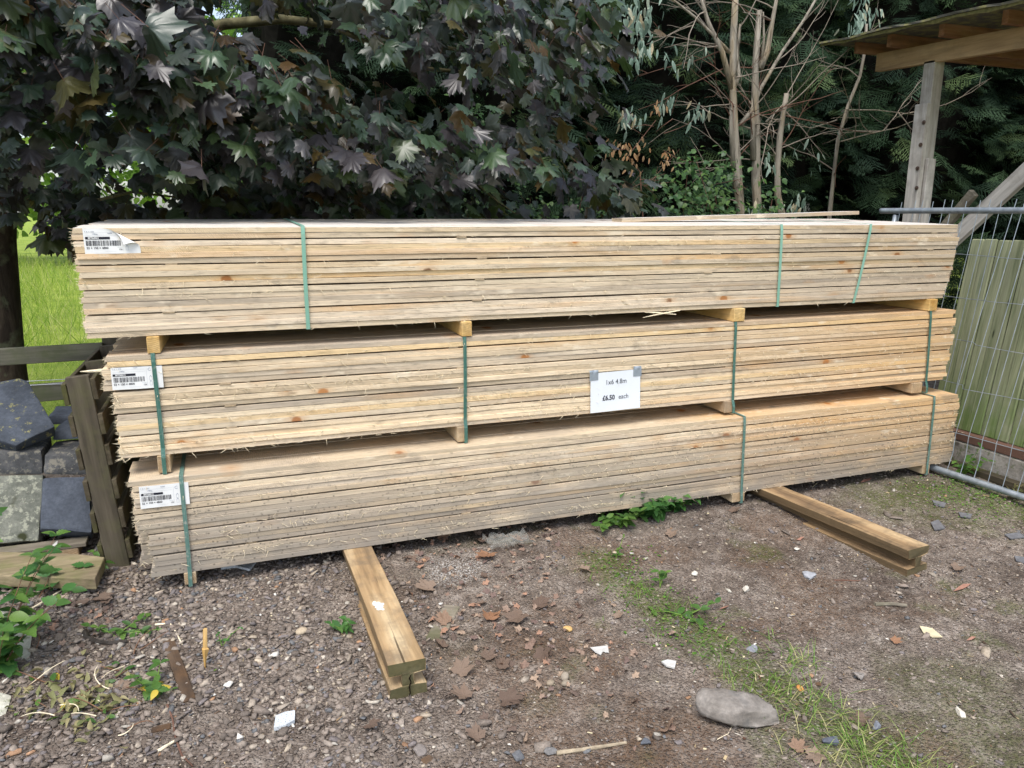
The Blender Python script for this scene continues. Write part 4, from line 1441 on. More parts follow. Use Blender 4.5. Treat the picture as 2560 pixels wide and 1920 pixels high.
col = k.ramp(v, [(0.3, S("2A2521")), (0.5, S("4A4138")), (0.7, S("655B4C"))])
col = k.mix(k.rng(k.noise(k.obj(), 7, 5), .55, .68), col, S("6C7058"))
k.bump(v, .8, .02)
M_BARK = k.fin(col, .9, .15)
k = NT("greenish_branch_bark")
v = k.noise(k.obj(), 18, 5, .6)
M_BRANCH = k.fin(k.ramp(v, [(0.3, S("4E4A34")), (0.6, S("7C7656")), (0.8, S("8E8A70"))]), .8, .2)
k = NT("gum_bark")
v = k.noise(k.mapping(k.obj(), (22, 22, 3)), 1.0, 5, .65, .6)
col = k.ramp(v, [(0.28, S("5E574D")), (0.45, S("80786B")), (0.6, S("9C9487")), (0.75, S("8C7D66"))])
col = k.mix(k.rng(k.noise(k.mapping(k.obj(), (5, 5, 1.2)), 1.0, 3), .52, .66, 0, .6), col, S("998562"))
col = k.mix(k.rng(k.noise(k.mapping(k.obj(), (40, 40, 2.0), (5, 2, 9)), 1.0, 4, .7), .56, .66, 0, .8), col, S('4E453B'))
k.bump(v, .9, .012)
M_GUMBARK = k.fin(col, .8, .2)
M_TWIG = plain("dry_twig", S("8B8073"), .8, .2, var=.3, scale=9)
M_TWIG2 = plain("reddish_twig", S("6B4F42"), .8, .2, var=.3, scale=9)


def maple_template(rings):
    half = [(0, 1.0), (7, .78), (14, .82), (23, .58), (36, .76), (42, .74), (50, .97), (57, .74), (65, .73), (77, .53), (92, .56), (104, .68), (115, .50), (140, .38), (168, .18)]
    pol = [(a, r) for a, r in half] + [(-a, r) for a, r in half[:0:-1]]
    V, F = [(0, 0, 0)], []
    n = len(pol)
    for q in range(1, rings + 1):
        f = q / rings
        for (a, r) in pol:
            t = math.radians(a)
            x, y = math.sin(t) * r * f, math.cos(t) * r * f
            lobe = 0.5 + 0.5 * math.cos(math.radians(a * 7.2))
            V.append((x, y, 0.05 * f * lobe - 0.05 * f * (1 - lobe) - 0.16 * (x * x + .55 * y * y)))
    for i in range(n):
        jn = (i + 1) % n
        F.append((0, 1 + jn, 1 + i))
        for q in range(rings - 1):
            a, b = 1 + q * n, 1 + (q + 1) * n
            F.append((a + i, a + jn, b + jn))
            F.append((a + i, b + jn, b + i))
    return np.array(V), np.array(F)


def ovate(L=1.0, W=0.5, serr=0.0, fold=0.12, droop=0.18, n=6, peak=0.38):
    """pointed oval leaf along +y, two halves folded along the midrib"""
    V, F = [], []
    for i in range(n + 1):
        t = i / n
        w = W * .5 * (math.sin(math.pi * min(1, t ** (math.log(.5) / math.log(peak)))) ** .9 if 0 < t < 1 else 0.0)
        w *= 1 + (serr if i % 2 else -serr)
        z = -droop * t * t
        V += [(0, L * t, z), (w, L * t - serr * .05, z + fold * w), (-w, L * t - serr * .05, z + fold * w)]
    for i in range(n):
        a, b = 3 * i, 3 * i + 3
        F += [(a, a + 1, b + 1), (a, b + 1, b), (a, b + 2, a + 2), (a, b, b + 2)]
    return np.array(V), np.array(F)


def unit(v):
    return v / np.maximum(np.linalg.norm(v, axis=-1, keepdims=True), 1e-9)


def ptsY(px, Y):
    return [atY(u, v, Y if not hasattr(Y, '__len__') else Y[i]) for i, (u, v) in enumerate(px)]


# ------------------------------------------------------------------ purple maple
maple = thing("purple_maple_tree", "dark purple leaved maple spreading above the stack, trunk by the fence", "tree", (-1.03, 2.6, -0.05))
R0 = Vector((-1.03, 2.6, -0.05))
trunk = [(-1.03, 2.6, -0.15), (-1.01, 2.6, 0.1), (-0.99, 2.6, .7), (-.94, 2.6, 1.45), (-.90, 2.61, 1.8), (-.82, 2.63, 3.0), (-.75, 2.7, 4.2), (-.6, 2.75, 5.4), (-.5, 2.8, 6.6)]
MB().tube([Vector(p) - R0 for p in trunk], [.23, .19, .175, .165, .17, .14, .11, .08, .04], 16, wob=.03).build("trunk", M_BARK, maple, sm=True)
branch_px = [([(60, 200), (330, 130), (560, 60), (700, 48), (820, 60), (1000, 100), (1180, 130)], (2.5, 2.3, 2.0, 1.9, 1.85, 1.8, 1.75), .045),
             ([(60, 260), (250, 170), (500, 75), (610, 110), (690, 190)], (2.5, 2.2, 1.9, 1.8, 1.7), .022),
             ([(60, 330), (300, 300), (560, 330), (800, 310), (1000, 330), (1130, 400), (1150, 440)], (2.5, 2.3, 2.0, 1.9, 1.8, 1.7, 1.6), .030),
             ([(70, 420), (220, 400), (330, 300), (370, 310), (450, 360)], (2.5, 2.1, 1.8, 1.7, 1.6), .020),
             ([(60, 120), (400, -60), (900, -140), (1300, -60), (1480, 40)], (2.5, 2.1, 1.9, 1.8, 1.8), .04),
             ([(1000, 330), (1080, 395), (1180, 450), (1240, 500), (1290, 535)], (1.9, 1.7, 1.6, 1.5, 1.4), .012),
             ([(820, 60), (1050, 170), (1260, 190), (1420, 200), (1500, 250)], (1.85, 1.9, 1.8, 1.7, 1.6), .018),
             ([(560, 330), (640, 420), (760, 470), (880, 500)], (2.0, 1.8, 1.6, 1.5), .014),
             ([(70, 480), (160, 520), (330, 480), (500, 500)], (2.5, 2.0, 1.7, 1.5), .016)]
for px, ys_, r0 in branch_px:
    pp = [q - R0 for q in ptsY(px, ys_)]
    MB().tube(pp, [r0 * (1 - .75 * i / (len(pp) - 1)) for i in range(len(pp))], 8, wob=.08).build("branch", M_BRANCH, maple, sm=True)

r_ = np.random.default_rng(77)
poly = [(-160, -160), (1500, -160), (1525, 40), (1495, 130), (1470, 190), (1500, 260), (1480, 330), (1500, 400), (1530, 440), (1560, 520), (1580, 570),
        (230, 580), (200, 630), (150, 590), (60, 580), (30, 520), (-160, 560)]


def in_poly(x, y, P):
    c = False
    for i in range(len(P)):
        (x1, y1), (x2, y2) = P[i], P[i - 1]
        if (y1 > y) != (y2 > y) and x < (x2 - x1) * (y - y1) / (y2 - y1) + x1:
            c = not c
    return c


HOLES = [(690, 85, 75), (790, 70, 30), (330, 440, 55), (300, 265, 26), (860, 175, 60), (1060, 300, 40), (1235, 275, 45), (1300, 470, 40), (420, 40, 40), (560, 30, 40), (150, 60, 28), (100, 180, 34), (235, 215, 26), (120, 430, 34), (200, 330, 26), (70, 520, 40), (950, 40, 35), (1120, 200, 30), (640, 300, 30), (60, 330, 25), (1000, 180, 45), (1400, 560, 60), (400, 495, 26)]
cent = []
while len(cent) < 660:
    u, v = r_.uniform(-160, 1590), r_.uniform(-160, 670)
    if not in_poly(u, v, poly):
        continue
    if any((u - a) ** 2 + (v - b) ** 2 < (c + 25) ** 2 for a, b, c in HOLES):
        continue
    near = r_.random()
    Yc = 0.35 + 2.6 * near ** 1.15
    p = atY(u, v, Yc)
    if p.z < 1.80 and Yc < 1.28:
        Yc = 1.28 + .4 * near
        p = atY(u, v, Yc)
    cent.append((p.x, p.y, p.z))
# the part of the crown that stands outside the picture
for _ in range(150):
    a, q = r_.uniform(0, 6.28), r_.uniform(.3, 1) ** .5
    cent.append((-0.7 + 2.9 * q * math.cos(a), 2.9 + 1.7 * q * math.sin(a), r_.uniform(3.2, 6.2)))
for _ in range(60):
    cent.append((r_.uniform(-3.2, -1.4), r_.uniform(1.6, 4.2), r_.uniform(1.7, 3.4)))
cent = np.array(cent)
LP, LT, LN, LS = [], [], [], []
for ci, c in enumerate(cent):
    inframe = ci < 660
    out = unit(np.array([c[0] + 0.6, (c[1] - 3.2) * 1.0 - .9, 0.0]) + r_.normal(0, .35, 3) * [1, 1, 0])
    kk = r_.integers(6, 12) if inframe else r_.integers(4, 8)
    for q in range(kk):
        d = np.array([r_.normal(0, .15), r_.normal(0, .12), r_.normal(0, .055)])
        t = unit(out * r_.uniform(.2, 1.0) + unit(d * [1, 1, 0] + 1e-6) * .7 + np.array([0, 0, -1]) * r_.uniform(.25, 1.15))
        n = unit(np.array([0, 0, 1.0]) * r_.uniform(.4, 1.2) + out * r_.uniform(.1, 1.0) + r_.normal(0, .45, 3))
        LP.append(c + d)
        LT.append(t)
        LN.append(n)
        big_ = 1.22 if (c[0] < 1.0 and c[2] > 2.1 and c[1] < 1.7) else 1.0
        LS.append(big_ * (r_.uniform(.050, .112) if r_.random() < .86 else r_.uniform(.11, .15)))
LP, LT, LN, LS = map(np.array, (LP, LT, LN, LS))
# keep the holes open where the field and the sky show through
vv = LP - CAM
zc = vv @ CF
uu, vw = 1280 + FPX * (vv @ CR) / zc, 960 - FPX * (vv @ CU) / zc
keep = np.ones(len(LP), bool)
for a, b, c in HOLES:
    keep &= ((uu - a) ** 2 + (vw - b) ** 2 > (c * .8) ** 2) | (r_.random(len(LP)) < .12)
keep &= ~((LP[:, 1] < 1.16) & (LP[:, 2] < 1.78))
LP, LT, LN, LS, uu, vw, zc = LP[keep], LT[keep], LN[keep], LS[keep], uu[keep], vw[keep], zc[keep]
vis = (uu > -30) & (uu < 1600) & (vw > -30) & (vw < 690)
order = np.argsort(np.where(vis, zc / LS * .1 + r_.random(len(zc)) * .5, 1e9))
near_i, rest_i = order[:290], order[290:]
tv1, tf1 = maple_template(1)
ROTS = frames(LT, LN)
hero = []
for w in range(4):
    tv2, tf2 = maple_template(3)
    g2 = np.random.default_rng(w)
    tv2[:, 2] += .07 * np.sin(tv2[:, 0] * (3 + w) + w) + .08 * np.sin(tv2[:, 1] * 4 + 2 * w) + (-.35, .18, -.55, -.1)[w] * np.abs(tv2[:, 0]) - (.1, .35, .15, .5)[w] * np.maximum(tv2[:, 1] - .3, 0) ** 2
    tv2[:, :2] *= 1 + g2.normal(0, .035, (len(tv2), 1))
    hero.append(np_mesh("leaf", tv2, tf2, M_MAPLE_O, None, True))
for q, i in enumerate(near_i):
    o = link("leaf", hero[q % 4], maple)
    m = ROTS[i] * LS[i]
    P_ = LP[i] - np.array(R0)
    o.matrix_local = Matrix([[m[a][0], m[a][1], m[a][2], P_[a]] for a in range(3)] + [[0, 0, 0, 1]])
Vs, Fs, off = [], [], 0
for w in range(5):
    tw_ = tv1.copy()
    tw_[:, 2] += (-.4, .2, -.65, -.1, -.25)[w] * np.abs(tw_[:, 0]) - (.1, .4, .2, .6, .0)[w] * np.maximum(tw_[:, 1] - .2, 0) ** 2
    tw_[:, 0] *= (1, .85, 1.1, .95, .7)[w]
    tw_[:, :2] *= 1 + np.random.default_rng(w).normal(0, .06, (len(tw_), 1))
    ii = rest_i[w::5]
    V, F = scatter(tw_, tf1, LP[ii] - np.array(R0), ROTS[ii], LS[ii])
    Vs.append(V)
    Fs.append(F + off)
    off += len(V)
V, F = np.concatenate(Vs), np.concatenate(Fs)
rn = np.repeat(r_.random(len(V) // len(tv1)), len(tv1))
# leaf stalks and twiglets belong to the crown too
o = link("crown", np_mesh("crown", V, F, M_MAPLE, {"rnd": rn}), maple)
o["kind"] = "stuff"
sel = np.concatenate([near_i, rest_i[::3]])
sv = np.array([(-.012, 0, 0), (.012, 0, 0), (0, 0, .02), (-.008, -.8, .25), (.008, -.8, .25), (0, -.8, .27)])
sf = np.array([(0, 1, 4, 3), (1, 2, 5, 4), (2, 0, 3, 5)])
V, F = scatter(sv, sf, LP[sel] - np.array(R0), ROTS[sel], LS[sel])
o = link("leaf_stalks", np_mesh("leaf_stalks", V, F, M_TWIG2), maple)
o["kind"] = "stuff"

# ------------------------------------------------------------------ dark cypresses behind
def spray_template(seed):
    g = np.random.default_rng(seed)
    V, F = [], []

    def blade(p, d, w, nn):
        p, d = np.array(p), np.array(d)
        s = np.cross(d, nn)
        s = s / np.linalg.norm(s) * w
        b = len(V)
        V.extend([p - s, p + s, p + d])
        F.append((b, b + 1, b + 2))

    nrm = np.array([0, 0, 1.0])
    blade((0, 0, 0), (0, 1, -.22), .016, nrm)
    m = 11
    for i in range(m):
        t = .08 + .86 * i / m
        for sd in (-1, 1):
            ln = .46 * math.sin(math.pi * (t * .8 + .18)) * g.uniform(.7, 1.15)
            d = np.array([sd * .75, .66, -.30 + g.normal(0, .1)]) * ln
            p0 = np.array([0, t, -.22 * t * t])
            blade(p0, d, .013, nrm)
            for q in (.35, .6, .8):
                for s2 in (-1, 1):
                    dd = np.array([sd * (.35 if s2 > 0 else .95), (.95 if s2 > 0 else .25), -.35 + g.normal(0, .15)]) * ln * .36 * (1.1 - q * .5)
                    blade(p0 + d * q, dd, .011, nrm)
    return np.array(V), np.array(F)


SPR = [spray_template(s) for s in range(3)]


def cypress(label, x, y, h, rad, seed, n):
    g = np.random.default_rng(seed)
    root = thing("cypress_tree", label, "tree", (x, y, -0.05), None, "dark cypresses behind the yard")
    MB().tube([(0, 0, -.1), (.03, 0, h * .4), (0, .03, h * .95)], [.16, .11, .02], 8).build("trunk", M_BARK, root, sm=True)
    z = (g.random(n) ** .85) * h
    az = g.uniform(-math.pi, math.pi, n)
    az = np.where(g.random(n) < .72, -math.pi / 2 + g.uniform(-1.75, 1.75, n), az)
    prof = rad * np.clip((1 - (z / h)) * 1.25, .05, 1) ** .6
    rr = prof * (1 - .55 * g.random(n) ** 2.2) * (1 + .16 * np.sin(az * 3 + z * 1.8 + seed) + .10 * np.sin(az * 7 - z * 3.1))
    pos = np.stack([rr * np.cos(az), rr * np.sin(az), z + .1], 1)
    out = np.stack([np.cos(az), np.sin(az), np.zeros(n)], 1)
    t = unit(out + g.normal(0, .42, (n, 3)) + np.array([0, 0, -.12]))
    nn = unit(np.array([0, 0, 1.0]) + out * .35 + g.normal(0, .35, (n, 3)))
    Rm = frames(t, nn)
    Vs, Fs, As, off = [], [], [], 0
    sc = g.uniform(.30, .62, n)
    for w in range(3):
        m = np.arange(n) % 3 == w
        V, F = scatter(SPR[w][0], SPR[w][1], pos[m], Rm[m], sc[m])
        Vs.append(V)
        Fs.append(F + off)
        off += len(V)
        As.append(np.repeat(g.random(int(m.sum())) ** 1.4, len(SPR[w][0])))
    o = link("crown", np_mesh("crown", np.concatenate(Vs), np.concatenate(Fs), M_CYPRESS, {"rnd": np.concatenate(As)}), root)
    o["kind"] = "stuff"
    # solid core for the inner twigs, near-black to paint in the crown's shade
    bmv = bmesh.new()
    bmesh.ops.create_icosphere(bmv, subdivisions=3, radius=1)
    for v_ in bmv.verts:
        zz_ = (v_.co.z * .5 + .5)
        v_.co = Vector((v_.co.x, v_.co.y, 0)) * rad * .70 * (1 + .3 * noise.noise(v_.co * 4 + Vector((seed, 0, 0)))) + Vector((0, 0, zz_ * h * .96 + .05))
    me_ = bpy.data.meshes.new("shaded_core")
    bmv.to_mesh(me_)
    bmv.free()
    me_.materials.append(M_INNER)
    link("shaded_core", me_, root)
    return root


M_INNER = plain("crown_core_shade", (.012, .011, .009, 1), .95, .05, var=.4, scale=14, bump=.8)  # near-black colour stands in for shade inside the crown
for i, (x, y, h, rad, n, lab) in enumerate([(1.9, 6.4, 8.6, 1.35, 1100, "dark cypress glimpsed through the purple maple leaves"),
                                            (3.9, 6.0, 9.0, 1.40, 1700, "dark cypress beside the edge of the maple crown"),
                                            (5.9, 5.6, 8.4, 1.45, 1900, "dark cypress directly behind the pollarded gum stems"),
                                            (7.7, 5.9, 9.0, 1.40, 1700, "dark cypress between the thin sapling and the shed roof"),
                                            (9.6, 5.2, 8.4, 1.55, 1700, "dark cypress behind the shed post"),
                                            (11.6, 4.6, 8.6, 1.60, 1500, "dark cypress framed by the shed post and brace"),
                                            (10.9, 2.2, 7.0, 1.60, 1200, "dark cypress behind the shed brace at the picture edge"),
                                            (2.9, 8.2, 9.5, 1.5, 900, "rear cypress filling the gap behind the maple edge"),
                                            (5.0, 8.0, 9.5, 1.5, 800, "rear cypress filling the gap behind the gum stems"),
                                            (7.0, 8.2, 9.5, 1.5, 700, "rear cypress filling the gap behind the thin sapling"),
                                            (9.3, 8.2, 9.5, 1.6, 700, "rear cypress filling the gap beside the shed roof"),
                                            (11.6, 7.6, 9.5, 1.7, 700, "rear cypress filling the gap behind the shed post")]):
    cypress(lab, x, y, h, rad, 300 + i, n)


# ------------------------------------------------------------------ pollarded gum stems
def bent_twig(p0, d, L, n, g, curl=.5):
    pts = [Vector(p0)]
    d = Vector(d).normalized()
    c = Vector(g.normal(0, curl, 3)) * .35
    for i in range(n):
        d = (d + c * (1.2 / n) + Vector(g.normal(0, .09, 3))).normalized()
        pts.append(pts[-1] + d * L / n)
    return pts


GUMV, GUMF = ovate(1, .26, 0, .15, .12, 5, .42)


def gum(label, stem_px, Y, rad, branches, ntw, leaf_px, seed, base_extra=True, group="pollarded gum stems behind the stack"):
    g = np.random.default_rng(seed)
    st = ptsY(stem_px, Y)
    foot = st[0] + (st[0] - st[1]).normalized() * 0.01
    b = Vector((st[0].x + (st[0].x - st[1].x) * .4, st[0].y, -0.06))
    root = thing("gum_tree", label, "tree", tuple(b), None, group)
    pts = [b + Vector((0, 0, -.05)), b.lerp(st[0], .5)] + st
    n = len(pts)
    MB().tube([p - b for p in pts], [rad * .98 * (1 - .45 * i / (n - 1)) * (1 + .10 * math.sin(i * 2.3 + seed)) for i in range(n)], 12, wob=.13).build("trunk", M_GUMBARK, root, sm=True)
    for px, r0 in branches:
        bp_ = ptsY(px, Y)
        MB().tube([p - b for p in bp_], [r0 * (1 - .6 * i / (len(bp_) - 1)) for i in range(len(bp_))], 7, wob=.06).build("branch", M_GUMBARK, root, sm=True)
    lines = [pts[2:]] + [ptsY(px, Y) for px, _r in branches]
    if ntw:
        mb = MB()
        for _ in range(ntw[0]):
            pl = lines[g.integers(0, len(lines))]
            i_ = g.integers(0, len(pl) - 1)
            p = pl[i_].lerp(pl[i_ + 1], g.random())
            sx_ = -1 if g.random() < ntw[1] else 1
            tw = bent_twig(p - b, (sx_ * g.uniform(.4, 1.2), g.normal(-.15, .5), g.normal(.30, .5)), g.uniform(.35, 1.0), 9, g, .45)
            mi_ = int(g.random() < .18)
            mb.tube(tw, [.0052 * (1 - .82 * i / 9) + .0007 for i in range(10)], 4, False, mi=mi_)
            for _s in range(3):
                q_ = g.integers(3, 9)
                dd_ = (tw[q_ + 1] - tw[q_]).normalized() + Vector(g.normal(0, .55, 3))
                t2 = bent_twig(tw[q_], dd_, g.uniform(.10, .34), 5, g, .4)
                mb.tube(t2, [.0024 * (1 - .7 * i / 5) + .0005 for i in range(6)], 3, False, mi=mi_)
        o = mb.build("twigs", [M_TWIG, M_TWIG2], root)
        o["kind"] = "stuff"
    if leaf_px:
        P, T, N_ = [], [], []
        for (u, v_, su, sv_, kk) in leaf_px:
            for _ in range(kk):
                p = atY(g.normal(u, su), g.normal(v_, sv_), Y + g.normal(-.1, .15)) - b
                P.append(p)
                T.append((g.normal(0, .35), g.normal(-.1, .3), -1))
                N_.append((g.normal(0, .6), -1, g.normal(.2, .4)))
        P, T, N_ = np.array(P), np.array(T), np.array(N_)
        V, F = scatter(GUMV, GUMF, P, frames(T, N_), g.uniform(.06, .11, len(P)))
        o = link("leaves", np_mesh("leaves", V, F, M_GUM, {"rnd": np.repeat(g.random(len(P)), len(GUMV))}), root)
        o["kind"] = "stuff"
    return root


gum("pollarded gum stem with a fork leaning over the maple side", [(1852, 536), (1843, 430), (1836, 330), (1831, 215), (1833, 100), (1840, -20)], 2.5, .050,
    [([(1830, 222), (1806, 130), (1770, 55), (1745, -30)], .030), ([(1838, 145), (1790, 95), (1740, 45), (1690, 5), (1640, -30)], .016),
     ([(1836, 215), (1848, 190), (1842, 130), (1850, 60)], .022), ([(1834, 420), (1829, 330), (1826, 250)], .03)],
    (30, .78), [(1570, 30, 45, 35, 90), (1600, 110, 18, 28, 46), (1570, 290, 16, 18, 26), (1650, 260, 20, 20, 16), (1750, 275, 14, 14, 18), (1690, 150, 30, 40, 16)], 51)
gum("tall sawn off gum stem with peeling bark and forked branches", [(1893, 530), (1890, 430), (1893, 340), (1887, 260), (1888, 160), (1899, 26)], 2.5, .046,
    [([(1852, 312), (1880, 275), (1900, 225), (1955, 130), (2010, 50), (2050, -20)], .024), ([(1900, 172), (1918, 130), (1930, 60), (1945, -20)], .034),
     ([(1903, 165), (1910, 100), (1908, 30)], .016), ([(1884, 400), (1882, 300), (1883, 240)], .032)],
    (20, .45), [(1990, 505, 14, 12, 26), (1900, 525, 16, 10, 24), (1915, 400, 12, 10, 14), (2000, 380, 40, 40, 14)], 52)
gum("short gum stump with a cut top between the taller stems and thin sapling", [(1957, 545), (1944, 490), (1943, 420), (1950, 340), (1958, 285), (1967, 234)], 2.5, .040,
    [([(1915, 305), (1940, 280), (1960, 258)], .010)], (14, .4), [], 53)
gum("thin bent gum sapling in front of the shed roof", [(2074, 535), (2084, 440), (2095, 350), (2120, 265), (2150, 190), (2163, 120), (2166, 60)], 2.5, .022,
    [([(2098, 355), (2170, 335), (2240, 320), (2302, 295)], .006), ([(2122, 275), (2190, 275), (2250, 282), (2300, 288)], .006), ([(2092, 300), (2030, 320), (1970, 310)], .006)],
    (12, .6), [(2160, 30, 22, 30, 60), (2150, 85, 22, 12, 20)], 54)

# ------------------------------------------------------------------ bramble thicket and far things
OV, OF = ovate(1, .72, .12, .18, .2, 6, .4)


def thicket(name, label, blobs, Y, size, mat, seed, cat="bush", tw=12, root_px=(1840, 560)):
    g = np.random.default_rng(seed)
    b = atY(*root_px, Y)
    b.z = -0.05
    root = thing(name, label, cat, tuple(b))
    P = []
    for (u, v_, su, sv_, kk) in blobs:
        for _ in range(kk):
            P.append(atY(g.normal(u, su), g.normal(v_, sv_), Y + g.normal(0, .22)) - b)
    P = np.array(P)
    n = len(P)
    T = np.stack([g.normal(0, .8, n), g.normal(-.4, .5, n), g.normal(-.35, .4, n)], 1)
    N_ = np.stack([g.normal(0, .4, n), g.normal(-.5, .4, n), np.ones(n)], 1)
    V, F = scatter(OV, OF, P, frames(T, N_), g.uniform(size * .6, size * 1.3, n))
    o = link("leaves", np_mesh("leaves", V, F, mat, {"rnd": np.repeat(g.random(n), len(OV))}), root)
    o["kind"] = "stuff"
    mb = MB()
    for q in range(tw):
        e = Vector(P[g.integers(0, n)])
        m = e * .5 + Vector((g.normal(0, .15), g.normal(0, .1), .1))
        mb.tube([Vector((g.normal(0, .12), g.normal(0, .1), 0)), m, e], [.006, .0045, .002], 5, False)
    mb.build("canes", M_TWIG2, root)
    return root


thicket("bramble_bush", "green bramble thicket round the foot of the gum stems", [(1770, 490, 45, 38, 240), (1720, 520, 40, 24, 140), (1810, 430, 30, 30, 80), (1870, 530, 50, 18, 120), (1730, 420, 25, 20, 60), (1680, 470, 30, 30, 60), (1930, 500, 30, 30, 50)], 2.15, .052, M_BRAMBLE, 61)
thicket("ivy_bush", "low bright leaves showing under the maple edge above the stack", [(1340, 530, 50, 18, 110), (1480, 520, 40, 20, 90), (1250, 480, 60, 30, 60), (1230, 290, 40, 30, 60)], 3.1, .050, M_BRAMBLE, 62, root_px=(1350, 560))
# a dead branch with dry hanging leaves beside the maple edge
g = np.random.default_rng(63)
b = atY(1660, 560, 2.0)
b.z = -.05
root = thing("dead_sapling", "thin dead sapling with dry orange leaves between maple and gum stems", "sapling", tuple(b))
MB().tube([Vector((0, 0, 0)), atY(1600, 430, 2.0) - b, atY(1570, 390, 2.0) - b, atY(1640, 300, 2.0) - b], [.007, .005, .004, .002], 5).build("stem", M_TWIG2, root)
mb = MB()
for q in range(14):
    p = atY(g.uniform(1560, 1690), g.uniform(290, 480), 2.0 + g.normal(0, .1)) - b
    mb.tube(bent_twig(p, (g.normal(0, 1), 0, g.normal(0, .6)), g.uniform(.15, .4), 5, g), [.003, .0025, .002, .0016, .0012, .001], 4, False)
mb.build("twigs", M_TWIG2, root)["kind"] = "stuff"
P = np.array([atY(g.normal(u, 16), g.normal(v_, 16), 2.0 + g.normal(0, .08)) - b for (u, v_, kk) in ((1550, 370, 22), (1590, 385, 22), (1665, 390, 16), (1560, 410, 14), (1645, 270, 10)) for _ in range(kk)])
n = len(P)
V, F = scatter(GUMV * [1.5, 1, 1], GUMF, P, frames(np.stack([g.normal(0, .4, n), g.normal(0, .3, n), -np.ones(n)], 1), np.stack([g.normal(0, .7, n), -np.ones(n), g.normal(0, .5, n)], 1)), g.uniform(.035, .06, n))
link("leaves", np_mesh("leaves", V, F, M_DRYLEAF, {"rnd": np.repeat(g.random(n), len(GUMV))}), root)["kind"] = "stuff"

# meadow beyond the fence
g = np.random.default_rng(70)
n = 70000
yy = 2.0 + 24 * g.random(n) ** 1.7
xx = -0.35 - (yy + 3.5) * .33 + g.normal(0, 1, n) * (0.75 + yy * .09)
pos = np.stack([xx, yy, zground(xx, yy) - .01], 1)
hh = g.uniform(.06, .34, n) * (1 + .5 * (yy > 6)) * (.6 + .8 * vnoise(xx, yy, .8, 91))
bt = np.array([(-.016, 0, 0), (.016, 0, 0), (.012, .55, .05), (-.010, .55, .05), (0.0, 1, .28)])
bf = np.array([(0, 1, 2), (0, 2, 3), (3, 2, 4)])
t = np.stack([g.normal(0, .5, n), g.normal(0, .5, n), np.ones(n)], 1)
V, F = scatter(bt, bf, pos, frames(t, g.normal(0, 1, (n, 3)) + [0, -.4, 0]), np.stack([hh * (0.35 + yy * .028), hh, hh], 1))
o = link("meadow_grass", np_mesh("meadow_grass", V, F, M_MEADOW, {"rnd": np.repeat(g.random(n), 5)}))
o["kind"] = "stuff"
o["label"] = "long bright green grass in the field beyond the fence"


def far_tree(label, x, y, h, rad, seed, n=2600):
    g = np.random.default_rng(seed)
    root = thing("field_tree", label, "tree", (x, y, 0), None, "trees across the field")
    MB().tube([(0, 0, -.1), (.1, 0, h * .35), (0, .1, h * .8)], [rad * .09, rad * .06, rad * .02], 8).build("trunk", M_BARK, root)
    cl = unit(g.normal(0, 1, (60, 3))) * (g.random((60, 1)) ** .4) * [rad, rad, h * .42] + [0, 0, h * .56]
    P = cl[g.integers(0, 60, n)] + g.normal(0, 1, (n, 3)) * rad * .13
    V, F = scatter(OV, OF, P, frames(g.normal(0, 1, (n, 3)) + [0, 0, -.4], g.normal(0, .6, (n, 3)) + [0, -.4, 1]), g.uniform(.16, .34, n) * rad / 3)
    link("crown", np_mesh("crown", V, F, M_FARLEAF, {"rnd": np.repeat(g.random(n), len(OV))}), root)["kind"] = "stuff"


far_tree("sunlit green tree across the field, seen past the maple trunk", -9.5, 26, 7.0, 3.4, 81)
far_tree("sunlit green tree across the field, glimpsed through maple gaps", -4.0, 25, 8.5, 3.6, 82)
far_tree("sunlit green tree across the field behind the maple branches", 1.5, 28, 9.5, 4.0, 83)
far_tree("distant green tree at the far left edge of the field", -16.0, 30, 8.0, 4.0, 84)
# ------------------------------------------------------------------ weeds
def leaf_mesh(name, V, F, mat, s=1.0):
    return np_mesh(name, V * s, F, mat, None, True)


def zg1(x, y):
    return float(zground(np.array([x]), np.array([y]))[0])


def on_ground(u, v, dz=0.0):
    p = atG(u, v)
    return Vector((p.x, p.y, zg1(p.x, p.y) + dz))


def put_leaf(me, root, p, t, n, s):
    R = frames(np.array([t], float), np.array([n], float))[0] * s
    o = link("leaf", me, root)
    o.matrix_local = Matrix([[R[a][0], R[a][1], R[a][2], p[a]] for a in range(3)] + [[0, 0, 0, 1]])
    return o


M_STEM = plain("green_stem", S("6E8A3C"), .6, .3, var=.15)
M_STEM_R = plain("red_brown_stem", S("7A5A44"), .6, .3, var=.2)
NV, NF = ovate(1, .62, .16, .2, .25, 10, .34)
nettle_l = [leaf_mesh("leaf", NV * [1, 1, 1], NF, M_NETTLE), leaf_mesh("leaf", NV * [.85, 1, 1.4], NF, M_NETTLE)]
SV, SF = ovate(1, .48, 0, .25, .2, 7, .42)
smooth_l = [leaf_mesh("leaf", SV, SF, M_WEED), leaf_mesh("leaf", SV * [1.25, 1, 1.3], SF, M_WEED)]
wilt_l = [leaf_mesh("leaf", SV * [.8, 1, 3.0], SF, M_WILT), leaf_mesh("leaf", SV * [1.1, 1, -2.2], SF, M_WILT)]
yellow_l = leaf_mesh("leaf", SV * [1.2, 1, 1.5], SF, M_YELLOW)
bram_l = [leaf_mesh("leaf", NV * [1.15, 1, 1], NF, M_NETTLE), leaf_mesh("leaf", NV * [1.0, 1, 1.5], NF, M_WEED)]


